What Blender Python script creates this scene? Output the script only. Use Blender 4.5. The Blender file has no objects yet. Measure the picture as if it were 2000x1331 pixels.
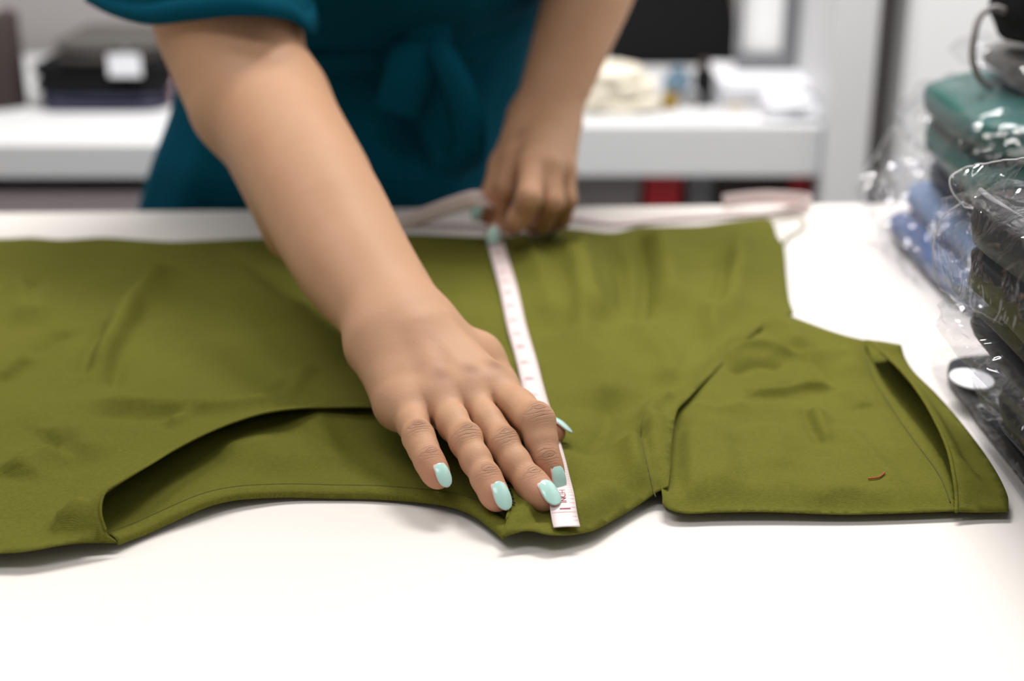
import bpy, bmesh, math, random
import numpy as np
from mathutils import Vector, Matrix, noise
from mathutils.geometry import delaunay_2d_cdt

random.seed(7)
rng = np.random.default_rng(7)
S = bpy.context.scene
COL = S.collection

# ------------------------------------------------------------------ camera
T = 0.90                      # height of the table top
CAM_H = 0.334                 # camera above the table
PITCH = math.radians(20.5)
FPX = 2000 * 50 / 36
cam_d = bpy.data.cameras.new('camera')
cam_d.lens = 50; cam_d.sensor_width = 36; cam_d.clip_start = 0.02
cam_d.dof.use_dof = True
cam_d.dof.focus_distance = 0.715
cam_d.dof.aperture_fstop = 4.0
cam = bpy.data.objects.new('camera', cam_d); COL.objects.link(cam)
cam.location = (0, 0, T + CAM_H)
cam.rotation_euler = (math.pi / 2 - PITCH, 0, 0)
S.camera = cam

# ------------------------------------------------------------------ world, lights, exposure
S.view_settings.view_transform = 'Standard'
S.view_settings.look = 'None'
S.view_settings.exposure = -0.17
S.view_settings.gamma = 1.0
S.view_settings.use_curve_mapping = False
W = bpy.data.worlds.new('world'); S.world = W
W.use_nodes = True
W.node_tree.nodes['Background'].inputs[0].default_value = (1.0, 0.985, 0.97, 1)
W.node_tree.nodes['Background'].inputs[1].default_value = 0.25

def area(name, loc, target, sx, sy, power, col=(1, 1, 1)):
    l = bpy.data.lights.new(name, 'AREA'); l.shape = 'RECTANGLE'
    l.size = sx; l.size_y = sy; l.energy = power; l.color = col
    o = bpy.data.objects.new(name, l); COL.objects.link(o); o.location = loc
    o.rotation_euler = (Vector(target) - Vector(loc)).to_track_quat('-Z', 'Y').to_euler()
    return o
area('ceiling_light_over_table', (0.08, 1.60, 2.65), (0.08, 1.60, 0), 1.1, 0.45, 66, (1, 0.985, 0.96))
area('ceiling_light_over_aisle', (-1.1, 1.3, 2.65), (-1.1, 1.3, 0), 1.2, 0.5, 16, (1, 0.985, 0.97))

area('ceiling_light_front', (-0.35, 0.15, 2.65), (-0.35, 0.15, 0), 1.4, 0.5, 13, (1, 0.985, 0.96))

# ------------------------------------------------------------------ pixel <-> place helpers
FW = np.array([0, math.cos(PITCH), -math.sin(PITCH)])
UPV = np.array([0, math.sin(PITCH), math.cos(PITCH)])
CAMP = np.array([0, 0, T + CAM_H])

def ray(px, py):
    return FW + np.array([1.0, 0, 0]) * ((px - 1000) / FPX) + UPV * ((665.5 - py) / FPX)
def P(px, py, h=0.0):         # point at height h above the table
    r = ray(px, py); return CAMP + r * ((h - CAM_H) / r[2])
def D(px, py, y):             # point at distance y into the room
    r = ray(px, py); return CAMP + r * (y / r[1])
def nrm(v):
    v = np.asarray(v, float); return v / np.linalg.norm(v)

# ------------------------------------------------------------------ materials
def new_mat(name):
    m = bpy.data.materials.new(name); m.use_nodes = True
    nt = m.node_tree; b = nt.nodes['Principled BSDF']
    return m, nt, b
def N(nt, t, **kw):
    n = nt.nodes.new(t)
    for k, v in kw.items():
        if k in n.inputs.keys(): n.inputs[k].default_value = v
        else: setattr(n, k, v)
    return n
def L(nt, a, b): nt.links.new(a, b)
def rgba(c): return (c[0], c[1], c[2], 1)

def plain(name, col, rough=0.5, var=0.08, scale=8.0, bump=0.0, bscale=200.0, sheen=0.0, spec=0.5, metal=0.0):
    m, nt, b = new_mat(name)
    tc = N(nt, 'ShaderNodeTexCoord')
    nz = N(nt, 'ShaderNodeTexNoise', Scale=scale, Detail=4.0)
    L(nt, tc.outputs['Object'], nz.inputs['Vector'])
    mx = N(nt, 'ShaderNodeMix', data_type='RGBA')
    mx.inputs['A'].default_value = rgba([c * (1 - var) for c in col])
    mx.inputs['B'].default_value = rgba([min(1, c * (1 + var)) for c in col])
    L(nt, nz.outputs['Fac'], mx.inputs['Factor'])
    L(nt, mx.outputs['Result'], b.inputs['Base Color'])
    b.inputs['Roughness'].default_value = rough
    b.inputs['Metallic'].default_value = metal
    b.inputs['Specular IOR Level'].default_value = spec
    if sheen:
        b.inputs['Sheen Weight'].default_value = sheen
        b.inputs['Sheen Roughness'].default_value = 0.5
    if bump:
        n2 = N(nt, 'ShaderNodeTexNoise', Scale=bscale, Detail=3.0)
        L(nt, tc.outputs['Object'], n2.inputs['Vector'])
        bp = N(nt, 'ShaderNodeBump', Strength=bump, Distance=0.001)
        L(nt, n2.outputs['Fac'], bp.inputs['Height'])
        L(nt, bp.outputs['Normal'], b.inputs['Normal'])
    return m

def weave(name, col, var=0.18, period=0.00062, bump=0.6, sheen=0.15, rough=0.85):
    """plain-woven cloth: two thread directions give relief and a slight change of tone"""
    m, nt, b = new_mat(name)
    tc = N(nt, 'ShaderNodeTexCoord')
    nz0 = N(nt, 'ShaderNodeTexNoise', Scale=160.0, Detail=2.0)
    L(nt, tc.outputs['Object'], nz0.inputs['Vector'])
    vm = N(nt, 'ShaderNodeVectorMath', operation='SCALE'); vm.inputs['Scale'].default_value = 0.0009
    L(nt, nz0.outputs['Color'], vm.inputs[0])
    va = N(nt, 'ShaderNodeVectorMath', operation='ADD')
    L(nt, tc.outputs['Object'], va.inputs[0]); L(nt, vm.outputs[0], va.inputs[1])
    sc = 0.314 / period
    w1 = N(nt, 'ShaderNodeTexWave', bands_direction='X', Scale=sc, Distortion=0.6)
    w2 = N(nt, 'ShaderNodeTexWave', bands_direction='Y', Scale=sc * 1.15, Distortion=0.6)
    for w in (w1, w2): L(nt, va.outputs[0], w.inputs['Vector'])
    mt = N(nt, 'ShaderNodeMath', operation='MULTIPLY')
    L(nt, w1.outputs['Fac'], mt.inputs[0]); L(nt, w2.outputs['Fac'], mt.inputs[1])
    # slubs: streaky thread tone
    mp = N(nt, 'ShaderNodeMapping'); mp.inputs['Scale'].default_value = (500, 1500, 500)
    L(nt, tc.outputs['Object'], mp.inputs['Vector'])
    n1 = N(nt, 'ShaderNodeTexNoise', Scale=1.0, Detail=3.0)
    L(nt, mp.outputs[0], n1.inputs['Vector'])
    n2 = N(nt, 'ShaderNodeTexNoise', Scale=14.0, Detail=3.0)
    L(nt, tc.outputs['Object'], n2.inputs['Vector'])
    ad = N(nt, 'ShaderNodeMath', operation='MULTIPLY_ADD'); ad.inputs[1].default_value = 0.8
    L(nt, mt.outputs[0], ad.inputs[0]); L(nt, n1.outputs['Fac'], ad.inputs[2])
    ad2 = N(nt, 'ShaderNodeMath', operation='MULTIPLY_ADD'); ad2.inputs[1].default_value = 0.35
    L(nt, n2.outputs['Fac'], ad2.inputs[0]); L(nt, ad.outputs[0], ad2.inputs[2])
    rp = N(nt, 'ShaderNodeMapRange'); rp.inputs['From Min'].default_value = 0.35; rp.inputs['From Max'].default_value = 1.35
    L(nt, ad2.outputs[0], rp.inputs['Value'])
    mx = N(nt, 'ShaderNodeMix', data_type='RGBA')
    mx.inputs['A'].default_value = rgba([c * (1 - var) for c in col])
    mx.inputs['B'].default_value = rgba([min(1, c * (1 + var)) for c in col])
    L(nt, rp.outputs[0], mx.inputs['Factor']); L(nt, mx.outputs['Result'], b.inputs['Base Color'])
    b.inputs['Roughness'].default_value = rough
    b.inputs['Specular IOR Level'].default_value = 0.05
    b.inputs['Sheen Weight'].default_value = sheen
    b.inputs['Sheen Roughness'].default_value = 0.6
    # soft crumple plus threads
    n3 = N(nt, 'ShaderNodeTexNoise', Scale=45.0, Detail=3.0); L(nt, tc.outputs['Object'], n3.inputs['Vector'])
    b1 = N(nt, 'ShaderNodeBump', Strength=0.35, Distance=0.004); L(nt, n3.outputs['Fac'], b1.inputs['Height'])
    b2 = N(nt, 'ShaderNodeBump', Strength=bump, Distance=period * 0.5)
    L(nt, mt.outputs[0], b2.inputs['Height']); L(nt, b1.outputs['Normal'], b2.inputs['Normal'])
    L(nt, b2.outputs['Normal'], b.inputs['Normal'])
    return m

def skin_mat():
    m, nt, b = new_mat('skin')
    tc = N(nt, 'ShaderNodeTexCoord')
    ak = N(nt, 'ShaderNodeAttribute', attribute_name='knuckle')
    ac = N(nt, 'ShaderNodeAttribute', attribute_name='crease_coord')
    ar = N(nt, 'ShaderNodeAttribute', attribute_name='flush')
    nz = N(nt, 'ShaderNodeTexNoise', Scale=28.0, Detail=4.0); L(nt, tc.outputs['Object'], nz.inputs['Vector'])
    base = N(nt, 'ShaderNodeMix', data_type='RGBA')
    base.inputs['A'].default_value = (0.455, 0.242, 0.132, 1)
    base.inputs['B'].default_value = (0.545, 0.312, 0.192, 1)
    L(nt, nz.outputs['Fac'], base.inputs['Factor'])
    fl = N(nt, 'ShaderNodeMix', data_type='RGBA'); fl.inputs['B'].default_value = (0.48, 0.21, 0.13, 1)
    L(nt, ar.outputs['Fac'], fl.inputs['Factor']); L(nt, base.outputs['Result'], fl.inputs['A'])
    # creases across the knuckles
    wv = N(nt, 'ShaderNodeTexWave', bands_direction='X', Scale=0.20, Distortion=6.5, Detail=2.0)
    wv.inputs['Detail Scale'].default_value = 1.3
    L(nt, ac.outputs['Vector'], wv.inputs['Vector'])
    cr = N(nt, 'ShaderNodeMapRange'); cr.inputs['From Min'].default_value = 0.0; cr.inputs['From Max'].default_value = 0.28
    L(nt, wv.outputs['Fac'], cr.inputs['Value'])
    inv = N(nt, 'ShaderNodeMath', operation='SUBTRACT'); inv.inputs[0].default_value = 1.0; L(nt, cr.outputs[0], inv.inputs[1])
    lm = N(nt, 'ShaderNodeMath', operation='MULTIPLY'); L(nt, inv.outputs[0], lm.inputs[0]); L(nt, ak.outputs['Fac'], lm.inputs[1])
    t1 = N(nt, 'ShaderNodeMath', operation='MULTIPLY_ADD'); t1.inputs[1].default_value = 0.28
    L(nt, lm.outputs[0], t1.inputs[0])
    t0 = N(nt, 'ShaderNodeMath', operation='MULTIPLY'); t0.inputs[1].default_value = 0.52; L(nt, ak.outputs['Fac'], t0.inputs[0])
    L(nt, t0.outputs[0], t1.inputs[2])
    dk = N(nt, 'ShaderNodeMix', data_type='RGBA'); dk.inputs['B'].default_value = (0.20, 0.088, 0.045, 1)
    L(nt, t1.outputs[0], dk.inputs['Factor']); L(nt, fl.outputs['Result'], dk.inputs['A'])
    L(nt, dk.outputs['Result'], b.inputs['Base Color'])
    b.inputs['Roughness'].default_value = 0.55
    b.inputs['Specular IOR Level'].default_value = 0.28
    b.inputs['Subsurface Weight'].default_value = 0.12
    b.inputs['Subsurface Radius'].default_value = (1.0, 0.35, 0.18)
    b.inputs['Subsurface Scale'].default_value = 0.004
    vo = N(nt, 'ShaderNodeTexVoronoi', Scale=900.0); L(nt, tc.outputs['Object'], vo.inputs['Vector'])
    b1 = N(nt, 'ShaderNodeBump', Strength=0.10, Distance=0.0006); L(nt, vo.outputs['Distance'], b1.inputs['Height'])
    n4 = N(nt, 'ShaderNodeTexNoise', Scale=220.0, Detail=3.0); L(nt, tc.outputs['Object'], n4.inputs['Vector'])
    b3 = N(nt, 'ShaderNodeBump', Strength=0.12, Distance=0.0012); L(nt, n4.outputs['Fac'], b3.inputs['Height'])
    L(nt, b1.outputs['Normal'], b3.inputs['Normal'])
    b2 = N(nt, 'ShaderNodeBump', Strength=0.7, Distance=0.0007, invert=True)
    L(nt, lm.outputs[0], b2.inputs['Height']); L(nt, b3.outputs['Normal'], b2.inputs['Normal'])
    L(nt, b2.outputs['Normal'], b.inputs['Normal'])
    return m

M = {}
M['skin'] = skin_mat()
M['olive'] = weave('olive_linen', (0.128, 0.127, 0.0205), var=0.34, sheen=0.0)
M['teal'] = plain('teal_jersey', (0.0010, 0.062, 0.100), rough=0.8, var=0.12, sheen=0.0, spec=0.04)
M['table'] = plain('white_laminate', (0.77, 0.722, 0.682), rough=0.38, var=0.012, scale=3, spec=0.3)
M['white'] = plain('white_paint', (0.72, 0.72, 0.72), rough=0.5, var=0.02)
M['wall'] = plain('wall_paint', (0.33, 0.305, 0.30), rough=0.9, var=0.03, scale=2)
M['wall_white'] = plain('white_wall_paint', (0.86, 0.86, 0.86), rough=0.9, var=0.02, scale=2)
M['floor'] = plain('grey_floor', (0.30, 0.29, 0.28), rough=0.6, var=0.1, scale=3)
M['metal'] = plain('grey_metal', (0.5, 0.5, 0.5), rough=0.35, var=0.05, metal=0.9)

# ------------------------------------------------------------------ object helpers
def tag(o, label=None, cat=None, group=None, kind=None):
    if label: o['label'] = label
    if cat: o['category'] = cat
    if group: o['group'] = group
    if kind: o['kind'] = kind
    return o
def empty(name, loc, label=None, cat=None, group=None):
    o = bpy.data.objects.new(name, None); COL.objects.link(o)
    o.location = [float(v) for v in loc]; o.empty_display_size = 0.05
    return tag(o, label, cat, group)
def mesh_obj(name, verts, faces, mat, parent=None, smooth=True, solid=0.0, offset=0.0):
    me = bpy.data.meshes.new(name)
    verts = np.asarray(verts, float)
    org = np.zeros(3)
    if parent is not None:
        p = parent
        while p is not None: org = org + np.array(p.location); p = p.parent
    me.from_pydata((verts - org).tolist(), [], faces if isinstance(faces, list) else faces.tolist())
    me.update()
    if smooth:
        me.polygons.foreach_set('use_smooth', [True] * len(me.polygons))
    mats = mat if isinstance(mat, (list, tuple)) else [mat]
    for m in mats: me.materials.append(m)
    o = bpy.data.objects.new(name, me); COL.objects.link(o)
    if parent is not None: o.parent = parent
    if solid:
        md = o.modifiers.new('solidify', 'SOLIDIFY'); md.thickness = solid; md.offset = offset
    return o
def box_vf(c, s, rz=0.0, bev=0.0):
    bm = bmesh.new(); bmesh.ops.create_cube(bm, size=1)
    bmesh.ops.scale(bm, vec=s, verts=bm.verts)
    if bev: bmesh.ops.bevel(bm, geom=list(bm.edges), offset=bev, segments=2, affect='EDGES', profile=0.5)
    bmesh.ops.rotate(bm, cent=(0, 0, 0), matrix=Matrix.Rotation(rz, 3, 'Z'), verts=bm.verts)
    bmesh.ops.translate(bm, vec=c, verts=bm.verts)
    bm.verts.index_update()
    v = [tuple(x.co) for x in bm.verts]; f = [[x.index for x in p.verts] for p in bm.faces]; bm.free()
    return v, f
def box(name, c, s, mat, parent=None, rz=0.0, bev=0.002):
    v, f = box_vf(c, s, rz, bev); return mesh_obj(name, v, f, mat, parent, smooth=False)
def loft(rings, closed=True, caps=False):
    n = len(rings[0]); V = [p for r in rings for p in r]; Fc = []
    for i in range(len(rings) - 1):
        for j in range(n if closed else n - 1):
            k = (j + 1) % n
            Fc.append([i * n + j, i * n + k, (i + 1) * n + k, (i + 1) * n + j])
    if caps:
        Fc.append(list(range(n))[::-1]); Fc.append([(len(rings) - 1) * n + j for j in range(n)])
    return V, Fc
def catmull(pts, n):
    """smooth resample of a polyline (any dimension) to n points"""
    p = np.asarray(pts, float); m = len(p)
    q = np.vstack([2 * p[0] - p[1], p, 2 * p[-1] - p[-2]])
    out = []
    for t in np.linspace(0, m - 1, n):
        i = min(int(t), m - 2); f = t - i
        a, b_, c, d = q[i], q[i + 1], q[i + 2], q[i + 3]
        out.append(0.5 * ((2 * b_) + (-a + c) * f + (2 * a - 5 * b_ + 4 * c - d) * f * f + (-a + 3 * b_ - 3 * c + d) * f ** 3))
    return np.array(out)
def tube(path, r, n=8):
    path = np.asarray(path, float); rings = []
    r = np.broadcast_to(np.asarray(r, float), (len(path),))
    ref = np.array([0.0, 0.0, 1.0])
    for i in range(len(path)):
        d = nrm(path[min(i + 1, len(path) - 1)] - path[max(i - 1, 0)])
        if abs(d @ ref) > 0.95: ref = np.array([1.0, 0.0, 0.0])
        u = nrm(np.cross(d, ref)); w = np.cross(u, d); ref = w if abs(d @ w) < .9 else ref
        rings.append([path[i] + r[i] * (u * math.cos(a) + w * math.sin(a)) for a in np.linspace(0, 2 * math.pi, n, endpoint=False)])
    return loft(rings, True, True)

# ------------------------------------------------------------------ implicit surfaces (smooth unions) for the body
class Field:
    def __init__(self, R, lo, hi, h):
        self.R = np.asarray(R, float)        # rows = local axes in world
        self.h = h
        self.lo = np.asarray(lo, float)
        self.n = np.ceil((np.asarray(hi) - self.lo) / h).astype(int) + 1
        self.ax = [(self.lo[i] + h * np.arange(self.n[i])).astype(np.float32) for i in range(3)]
    def new(self): return np.full(self.n, 0.05, np.float32)
    def loc(self, p): return self.R @ np.asarray(p, float)
    def cone(self, A, a, b, r1, r2, k=0.004, flat=None, s=1.0, sub=False, s2=None):
        """tapered capsule a-b, flattened by s along the world direction flat"""
        a = self.loc(a); b = self.loc(b)
        m = max(r1, r2) / min(s, s2 or 1.0, 1.0) + k + 0.006
        i0 = np.maximum(((np.minimum(a, b) - m - self.lo) / self.h).astype(int), 0)
        i1 = np.minimum(((np.maximum(a, b) + m - self.lo) / self.h).astype(int) + 2, self.n)
        if np.any(i1 <= i0): return
        sl = tuple(slice(i0[i], i1[i]) for i in range(3))
        x = self.ax[0][sl[0]][:, None, None] - np.float32(a[0])
        y = self.ax[1][sl[1]][None, :, None] - np.float32(a[1])
        z = self.ax[2][sl[2]][None, None, :] - np.float32(a[2])
        ba = (b - a).astype(np.float32); l2 = float(ba @ ba)
        if l2 > 1e-12:
            t = np.clip((x * ba[0] + y * ba[1] + z * ba[2]) / l2, 0, 1)
        else:
            t = np.zeros(np.broadcast_shapes(x.shape, y.shape, z.shape), np.float32)
        vx = x - ba[0] * t; vy = y - ba[1] * t; vz = z - ba[2] * t
        d2 = vx * vx + vy * vy + vz * vz
        r = r1 + (r2 - r1) * t
        if flat is not None and (s != 1.0 or s2 is not None):
            f = self.R @ nrm(flat)
            dn = vx * np.float32(f[0]) + vy * np.float32(f[1]) + vz * np.float32(f[2])
            sv = np.float32(s) if s2 is None else (s + (s2 - s) * t).astype(np.float32)
            d2 = d2 + dn * dn * (1 / (sv * sv) - 1)
            q = np.sqrt(d2); d = (q - r) * ((1 + sv) / 2)
        else:
            d = np.sqrt(d2) - r
        o = A[sl]
        if sub:
            hh = np.maximum(k - np.abs(-d - o), 0) / k
            A[sl] = np.maximum(o, -d) + hh * hh * (k * 0.25)
        else:
            hh = np.maximum(k - np.abs(d - o), 0) / k
            A[sl] = np.minimum(o, d) - hh * hh * (k * 0.25)
    def ball(self, A, c, r, k=0.004, flat=None, s=1.0, sub=False):
        self.cone(A, c, np.asarray(c, float) + 1e-7, r, r, k, flat, s, sub)
def smin(a, b, k):
    h = np.maximum(k - np.abs(a - b), 0) / k
    return np.minimum(a, b) - h * h * (k * 0.25)
def surface(fld, A):
    """surface nets: vertices (world) and quads of the zero set"""
    A = A.copy()
    ins = A < 0
    c = np.zeros(np.array(A.shape) - 1, np.int8)
    for i in (0, 1):
        for j in (0, 1):
            for k in (0, 1):
                c += ins[i:A.shape[0] - 1 + i, j:A.shape[1] - 1 + j, k:A.shape[2] - 1 + k]
    act = np.argwhere((c > 0) & (c < 8))
    idx = np.full(c.shape, -1, np.int32)
    idx[act[:, 0], act[:, 1], act[:, 2]] = np.arange(len(act))
    cor = {}
    for i in (0, 1):
        for j in (0, 1):
            for k in (0, 1):
                cor[(i, j, k)] = A[act[:, 0] + i, act[:, 1] + j, act[:, 2] + k].astype(np.float64)
    acc = np.zeros((len(act), 3)); cnt = np.zeros(len(act))
    for a in cor:
        for ax in range(3):
            if a[ax] == 0:
                b = list(a); b[ax] = 1; b = tuple(b)
                va, vb = cor[a], cor[b]
                m = (va < 0) != (vb < 0)
                t = np.where(m, va / np.where(m, va - vb, 1), 0)
                p = np.tile(np.array(a, float), (len(act), 1)); p[:, ax] += t
                acc[m] += p[m]; cnt[m] += 1
    loc = fld.lo + fld.h * (act + acc / cnt[:, None])
    V = loc @ fld.R
    F = []
    for ax in range(3):
        u, w = [(1, 2), (2, 0), (0, 1)][ax]
        s0 = [slice(None)] * 3; s1 = [slice(None)] * 3
        s0[ax] = slice(0, -1); s1[ax] = slice(1, None)
        d = ins[tuple(s0)] != ins[tuple(s1)]
        e = np.argwhere(d)
        ok = (e[:, u] > 0) & (e[:, w] > 0) & (e[:, u] < A.shape[u] - 1) & (e[:, w] < A.shape[w] - 1)
        e = e[ok]
        neg = ins[e[:, 0], e[:, 1], e[:, 2]]
        q = []
        for du, dw in ((1, 1), (0, 1), (0, 0), (1, 0)):
            ee = e.copy(); ee[:, u] -= du; ee[:, w] -= dw
            q.append(idx[ee[:, 0], ee[:, 1], ee[:, 2]])
        q = np.stack(q, 1)
        q[~neg] = q[~neg][:, ::-1]
        F.append(q)
    F = np.vstack(F); F = F[(F >= 0).all(1)]
    return V, F

def smooth_mesh(V, F, it=2, lam=0.5):
    n = len(V)
    for _ in range(it):
        acc = np.zeros_like(V); cnt = np.zeros(n)
        for a, b in ((0, 1), (1, 2), (2, 3), (3, 0)):
            np.add.at(acc, F[:, a], V[F[:, b]]); np.add.at(acc, F[:, b], V[F[:, a]])
            np.add.at(cnt, F[:, a], 1); np.add.at(cnt, F[:, b], 1)
        V = V + lam * (acc / np.maximum(cnt, 1)[:, None] - V)
    return V
# ------------------------------------------------------------------ the room
def struct(o): o['kind'] = 'structure'; return o
struct(box('floor', (0, 1.3, -0.02), (7, 6.6, 0.04), M['floor'], bev=0))
struct(box('wall_back', (-0.60, 2.83, 1.5), (2.70, 0.06, 3.0), M['wall'], bev=0))
struct(box('wall_right', (0.885, 2.03, 1.5), (0.64, 0.06, 3.0), M['wall_white'], bev=0))
struct(box('wall_far_right', (1.235, 0.75, 1.5), (0.06, 2.5, 3.0), M['wall_white'], bev=0))
# ------------------------------------------------------------------ table
TABLE_YAW = math.radians(2.3)
def trot(x, y):               # table frame -> world (pivot at the far edge)
    c, s = math.cos(TABLE_YAW), math.sin(TABLE_YAW)
    return (c * x - s * y, 1.2355 + s * x + c * y)
table = empty('work_table', (0, 0.8, 0), 'white laminate work table the green shirt is spread out on', 'table')
cx, cy = trot(-0.55, -0.47)
box('table_top', (cx, cy, T - 0.015), (2.44, 0.94, 0.03), M['table'], table, TABLE_YAW, 0.0025)
cx, cy = trot(-0.55, -0.08)
box('apron', (cx, cy, T - 0.075), (2.2, 0.02, 0.09), M['white'], table, TABLE_YAW)
for lx in (-1.7, 0.60):
    for ly in (-0.10, -0.84):
        x, y = trot(lx, ly)
        box('leg', (x, y, (T - 0.03) / 2), (0.05, 0.05, T - 0.03), M['white'], table, TABLE_YAW)

# ------------------------------------------------------------------ the green shirt
M['olive_dark'] = plain('olive_thread', (0.075, 0.075, 0.013), rough=0.9)
shirt = empty('shirt', (0, 0.85, T), 'olive green linen shirt spread flat with its neckline towards the viewer', 'shirt')

def inside(poly, q):
    x, y = q[:, 0], q[:, 1]; r = np.zeros(len(q), bool); n = len(poly)
    for i in range(n):
        x1, y1 = poly[i]; x2, y2 = poly[(i + 1) % n]
        c = (y1 > y) != (y2 > y)
        with np.errstate(divide='ignore', invalid='ignore'):
            xi = (x2 - x1) * (y - y1) / (y2 - y1) + x1
        r ^= c & (x < xi)
    return r
def seg_dist(q, pl):
    """distance of points q to polyline pl and the fraction along it"""
    best = np.full(len(q), 9.0); tt = np.zeros(len(q)); m = len(pl) - 1
    for i in range(m):
        a, b = pl[i], pl[i + 1]; ba = b - a
        t = np.clip(((q - a) @ ba) / (ba @ ba), 0, 1)
        d = np.linalg.norm(q - a - t[:, None] * ba, axis=1)
        s = d < best; best[s] = d[s]; tt[s] = (i + t[s]) / m
    return best, tt
def nz(q, sc, seed=0.0):
    return np.array([noise.noise(Vector((a * sc + seed, b * sc - seed, seed * 1.7))) for a, b in q])

def resample(pts, step):
    out = []
    n = len(pts)
    for i in range(n):
        a, b = pts[i], pts[(i + 1) % n]
        k = max(1, int(np.linalg.norm((b - a)[:2]) / step))
        for j in range(k): out.append(a + (b - a) * j / k)
    return np.array(out)
def smooth_chain(chains, per=9):
    """chains of (px, py, h): each chain is rounded, the corners between chains stay sharp"""
    out = []
    for c in chains:
        c = np.array([list(P(x, y, h)) for x, y, h in c])
        if len(c) > 2: c = catmull(c, (len(c) - 1) * per + 1)
        out += list(c[:-1])
    return np.array(out)

def cloth(name, chains, step, h_in, blend, creases, nscale, namp, mat, parent, seed=0.0, thick=0.0007, label=None, extra=None, cgain=3.0):
    B = resample(smooth_chain(chains), step * .8)
    B2 = B[:, :2]
    lo, hi = B2.min(0), B2.max(0)
    gx = np.arange(lo[0], hi[0], step); gy = np.arange(lo[1], hi[1], step * .87)
    G = np.array([(x + (step / 2 if j % 2 else 0), y) for j, y in enumerate(gy) for x in gx])
    G = G[inside(B2, G)]
    # distance to the boundary in pieces
    def bd(q):
        db = np.empty(len(q)); hb = np.empty(len(q))
        for i in range(0, len(q), 2000):
            dd = np.linalg.norm(q[i:i + 2000, None, :] - B2[None], axis=2)
            w = 1 / (dd + 1e-4) ** 4
            db[i:i + 2000] = dd.min(1); hb[i:i + 2000] = (w * (B[:, 2] - T)[None]).sum(1) / w.sum(1)
        return db, hb
    db, hb = bd(G)
    k = db > step * .55; G = G[k]
    q = np.vstack([B2, G])
    n = len(B2)
    res = delaunay_2d_cdt([Vector(p) for p in q], [(i, (i + 1) % n) for i in range(n)], [], 1, 1e-6)
    q = np.array([tuple(v) for v in res[0]]); F = [list(f) for f in res[2]]
    db, hb = bd(q)
    h = np.full(len(q), float(h_in))
    if namp: h += namp * nz(q, nscale, seed) + namp * .4 * nz(q, nscale * 2.7, seed + 5)
    if namp > .001:      # crumple: soft creases where the noise folds over
        h += namp * 1.1 * (.25 - np.abs(nz(q, nscale * 1.2, seed + 9))) + namp * .45 * (.25 - np.abs(nz(q, nscale * 2.6, seed + 13)))
    for pl, wid, amp in creases:
        pl2 = catmull(np.array([P(x, y, h_in)[:2] for x, y in pl]), 14 if len(pl) > 2 else 2)
        d, t = seg_dist(q, pl2)
        tap = np.clip(np.minimum(t, 1 - t) * 5, 0, 1); tap = tap * tap * (3 - 2 * tap)
        h += cgain * amp * np.exp(-(d / wid) ** 1.5) * tap
    w = np.exp(-(db / blend) ** 2)
    h = h * (1 - w) + hb * w
    if extra is not None: h = extra(q, h, db)
    h = np.maximum(h, 0.0012)
    V = np.column_stack([q, T + h])
    # consistent upward winding
    Ff = []
    for f in F:
        a, b, c = V[f[0]], V[f[1]], V[f[2]]
        Ff.append(f if np.cross(b - a, c - a)[2] > 0 else f[::-1])
    o = mesh_obj(name, V, Ff, mat, parent, True, thick, 0.0)
    if label: o['label'] = label
    return o, B, (q, h)

def c3(pts, h): return [(x, y, h) for x, y in pts]
TOPE = [(-330, 470), (-200, 466), (0, 467), (60, 465), (120, 469), (200, 465), (280, 470), (340, 473), (420, 470), (520, 466), (700, 464), (800, 459),
        (880, 461), (960, 463), (1050, 451), (1110, 447), (1195, 455), (1245, 444), (1300, 443), (1370, 441), (1440, 431), (1500, 426)]
RIGHTE = [(1500, 426, .006), (1511, 440, .006), (1518, 462, .005), (1531, 484, .005), (1536, 540, .004), (1541, 585, .006), (1550, 612, .008)]
ARMH = [(1550, 612, .0100), (1505, 628, .0104), (1455, 668, .0106), (1400, 722, .0112), (1345, 778, .0130), (1322, 805, .0145), (1313, 860, .0155), (1310, 910, .0150), (1305, 952, .012)]
SHOULD = [(1305, 952, .012), (1281, 963, .008), (1245, 988, .006), (1200, 1015, .006), (1160, 1036, .007), (1120, 1044, .008), (1075, 1045, .010), (1030, 1037, .010), (978, 1048, .009)]
NECKF = [(978, 1048, .009), (990, 1015, .012), (996, 978, .014), (984, 938, .014), (948, 893, .012), (900, 852, .012), (830, 815, .012), (745, 797, .013), (640, 796, .015), (570, 799, .017),
         (500, 811, .019), (420, 839, .021), (350, 873, .023), (300, 903, .025), (240, 938, .027), (205, 962, .026), (196, 1000, .020), (206, 1038, .012), (228, 1058, .007)]
LOWL = [(228, 1058, .007), (150, 1060, .010), (60, 1076, .010), (0, 1081, .009), (-120, 1086, .008), (-330, 1070, .006)]
LEFTE = [(-330, 1070, .006), (-345, 780, .006), (-330, 470, .006)]
BNECK = [(985, 1049, .006), (962, 1030, .006), (925, 1003, .006), (880, 986, .005), (820, 977, .004), (740, 971, .003), (650, 969, .003), (560, 967, .004),
         (480, 970, .006), (430, 978, .007), (390, 991, .007), (330, 1018, .005), (280, 1041, .004), (228, 1060, .005)]
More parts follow.
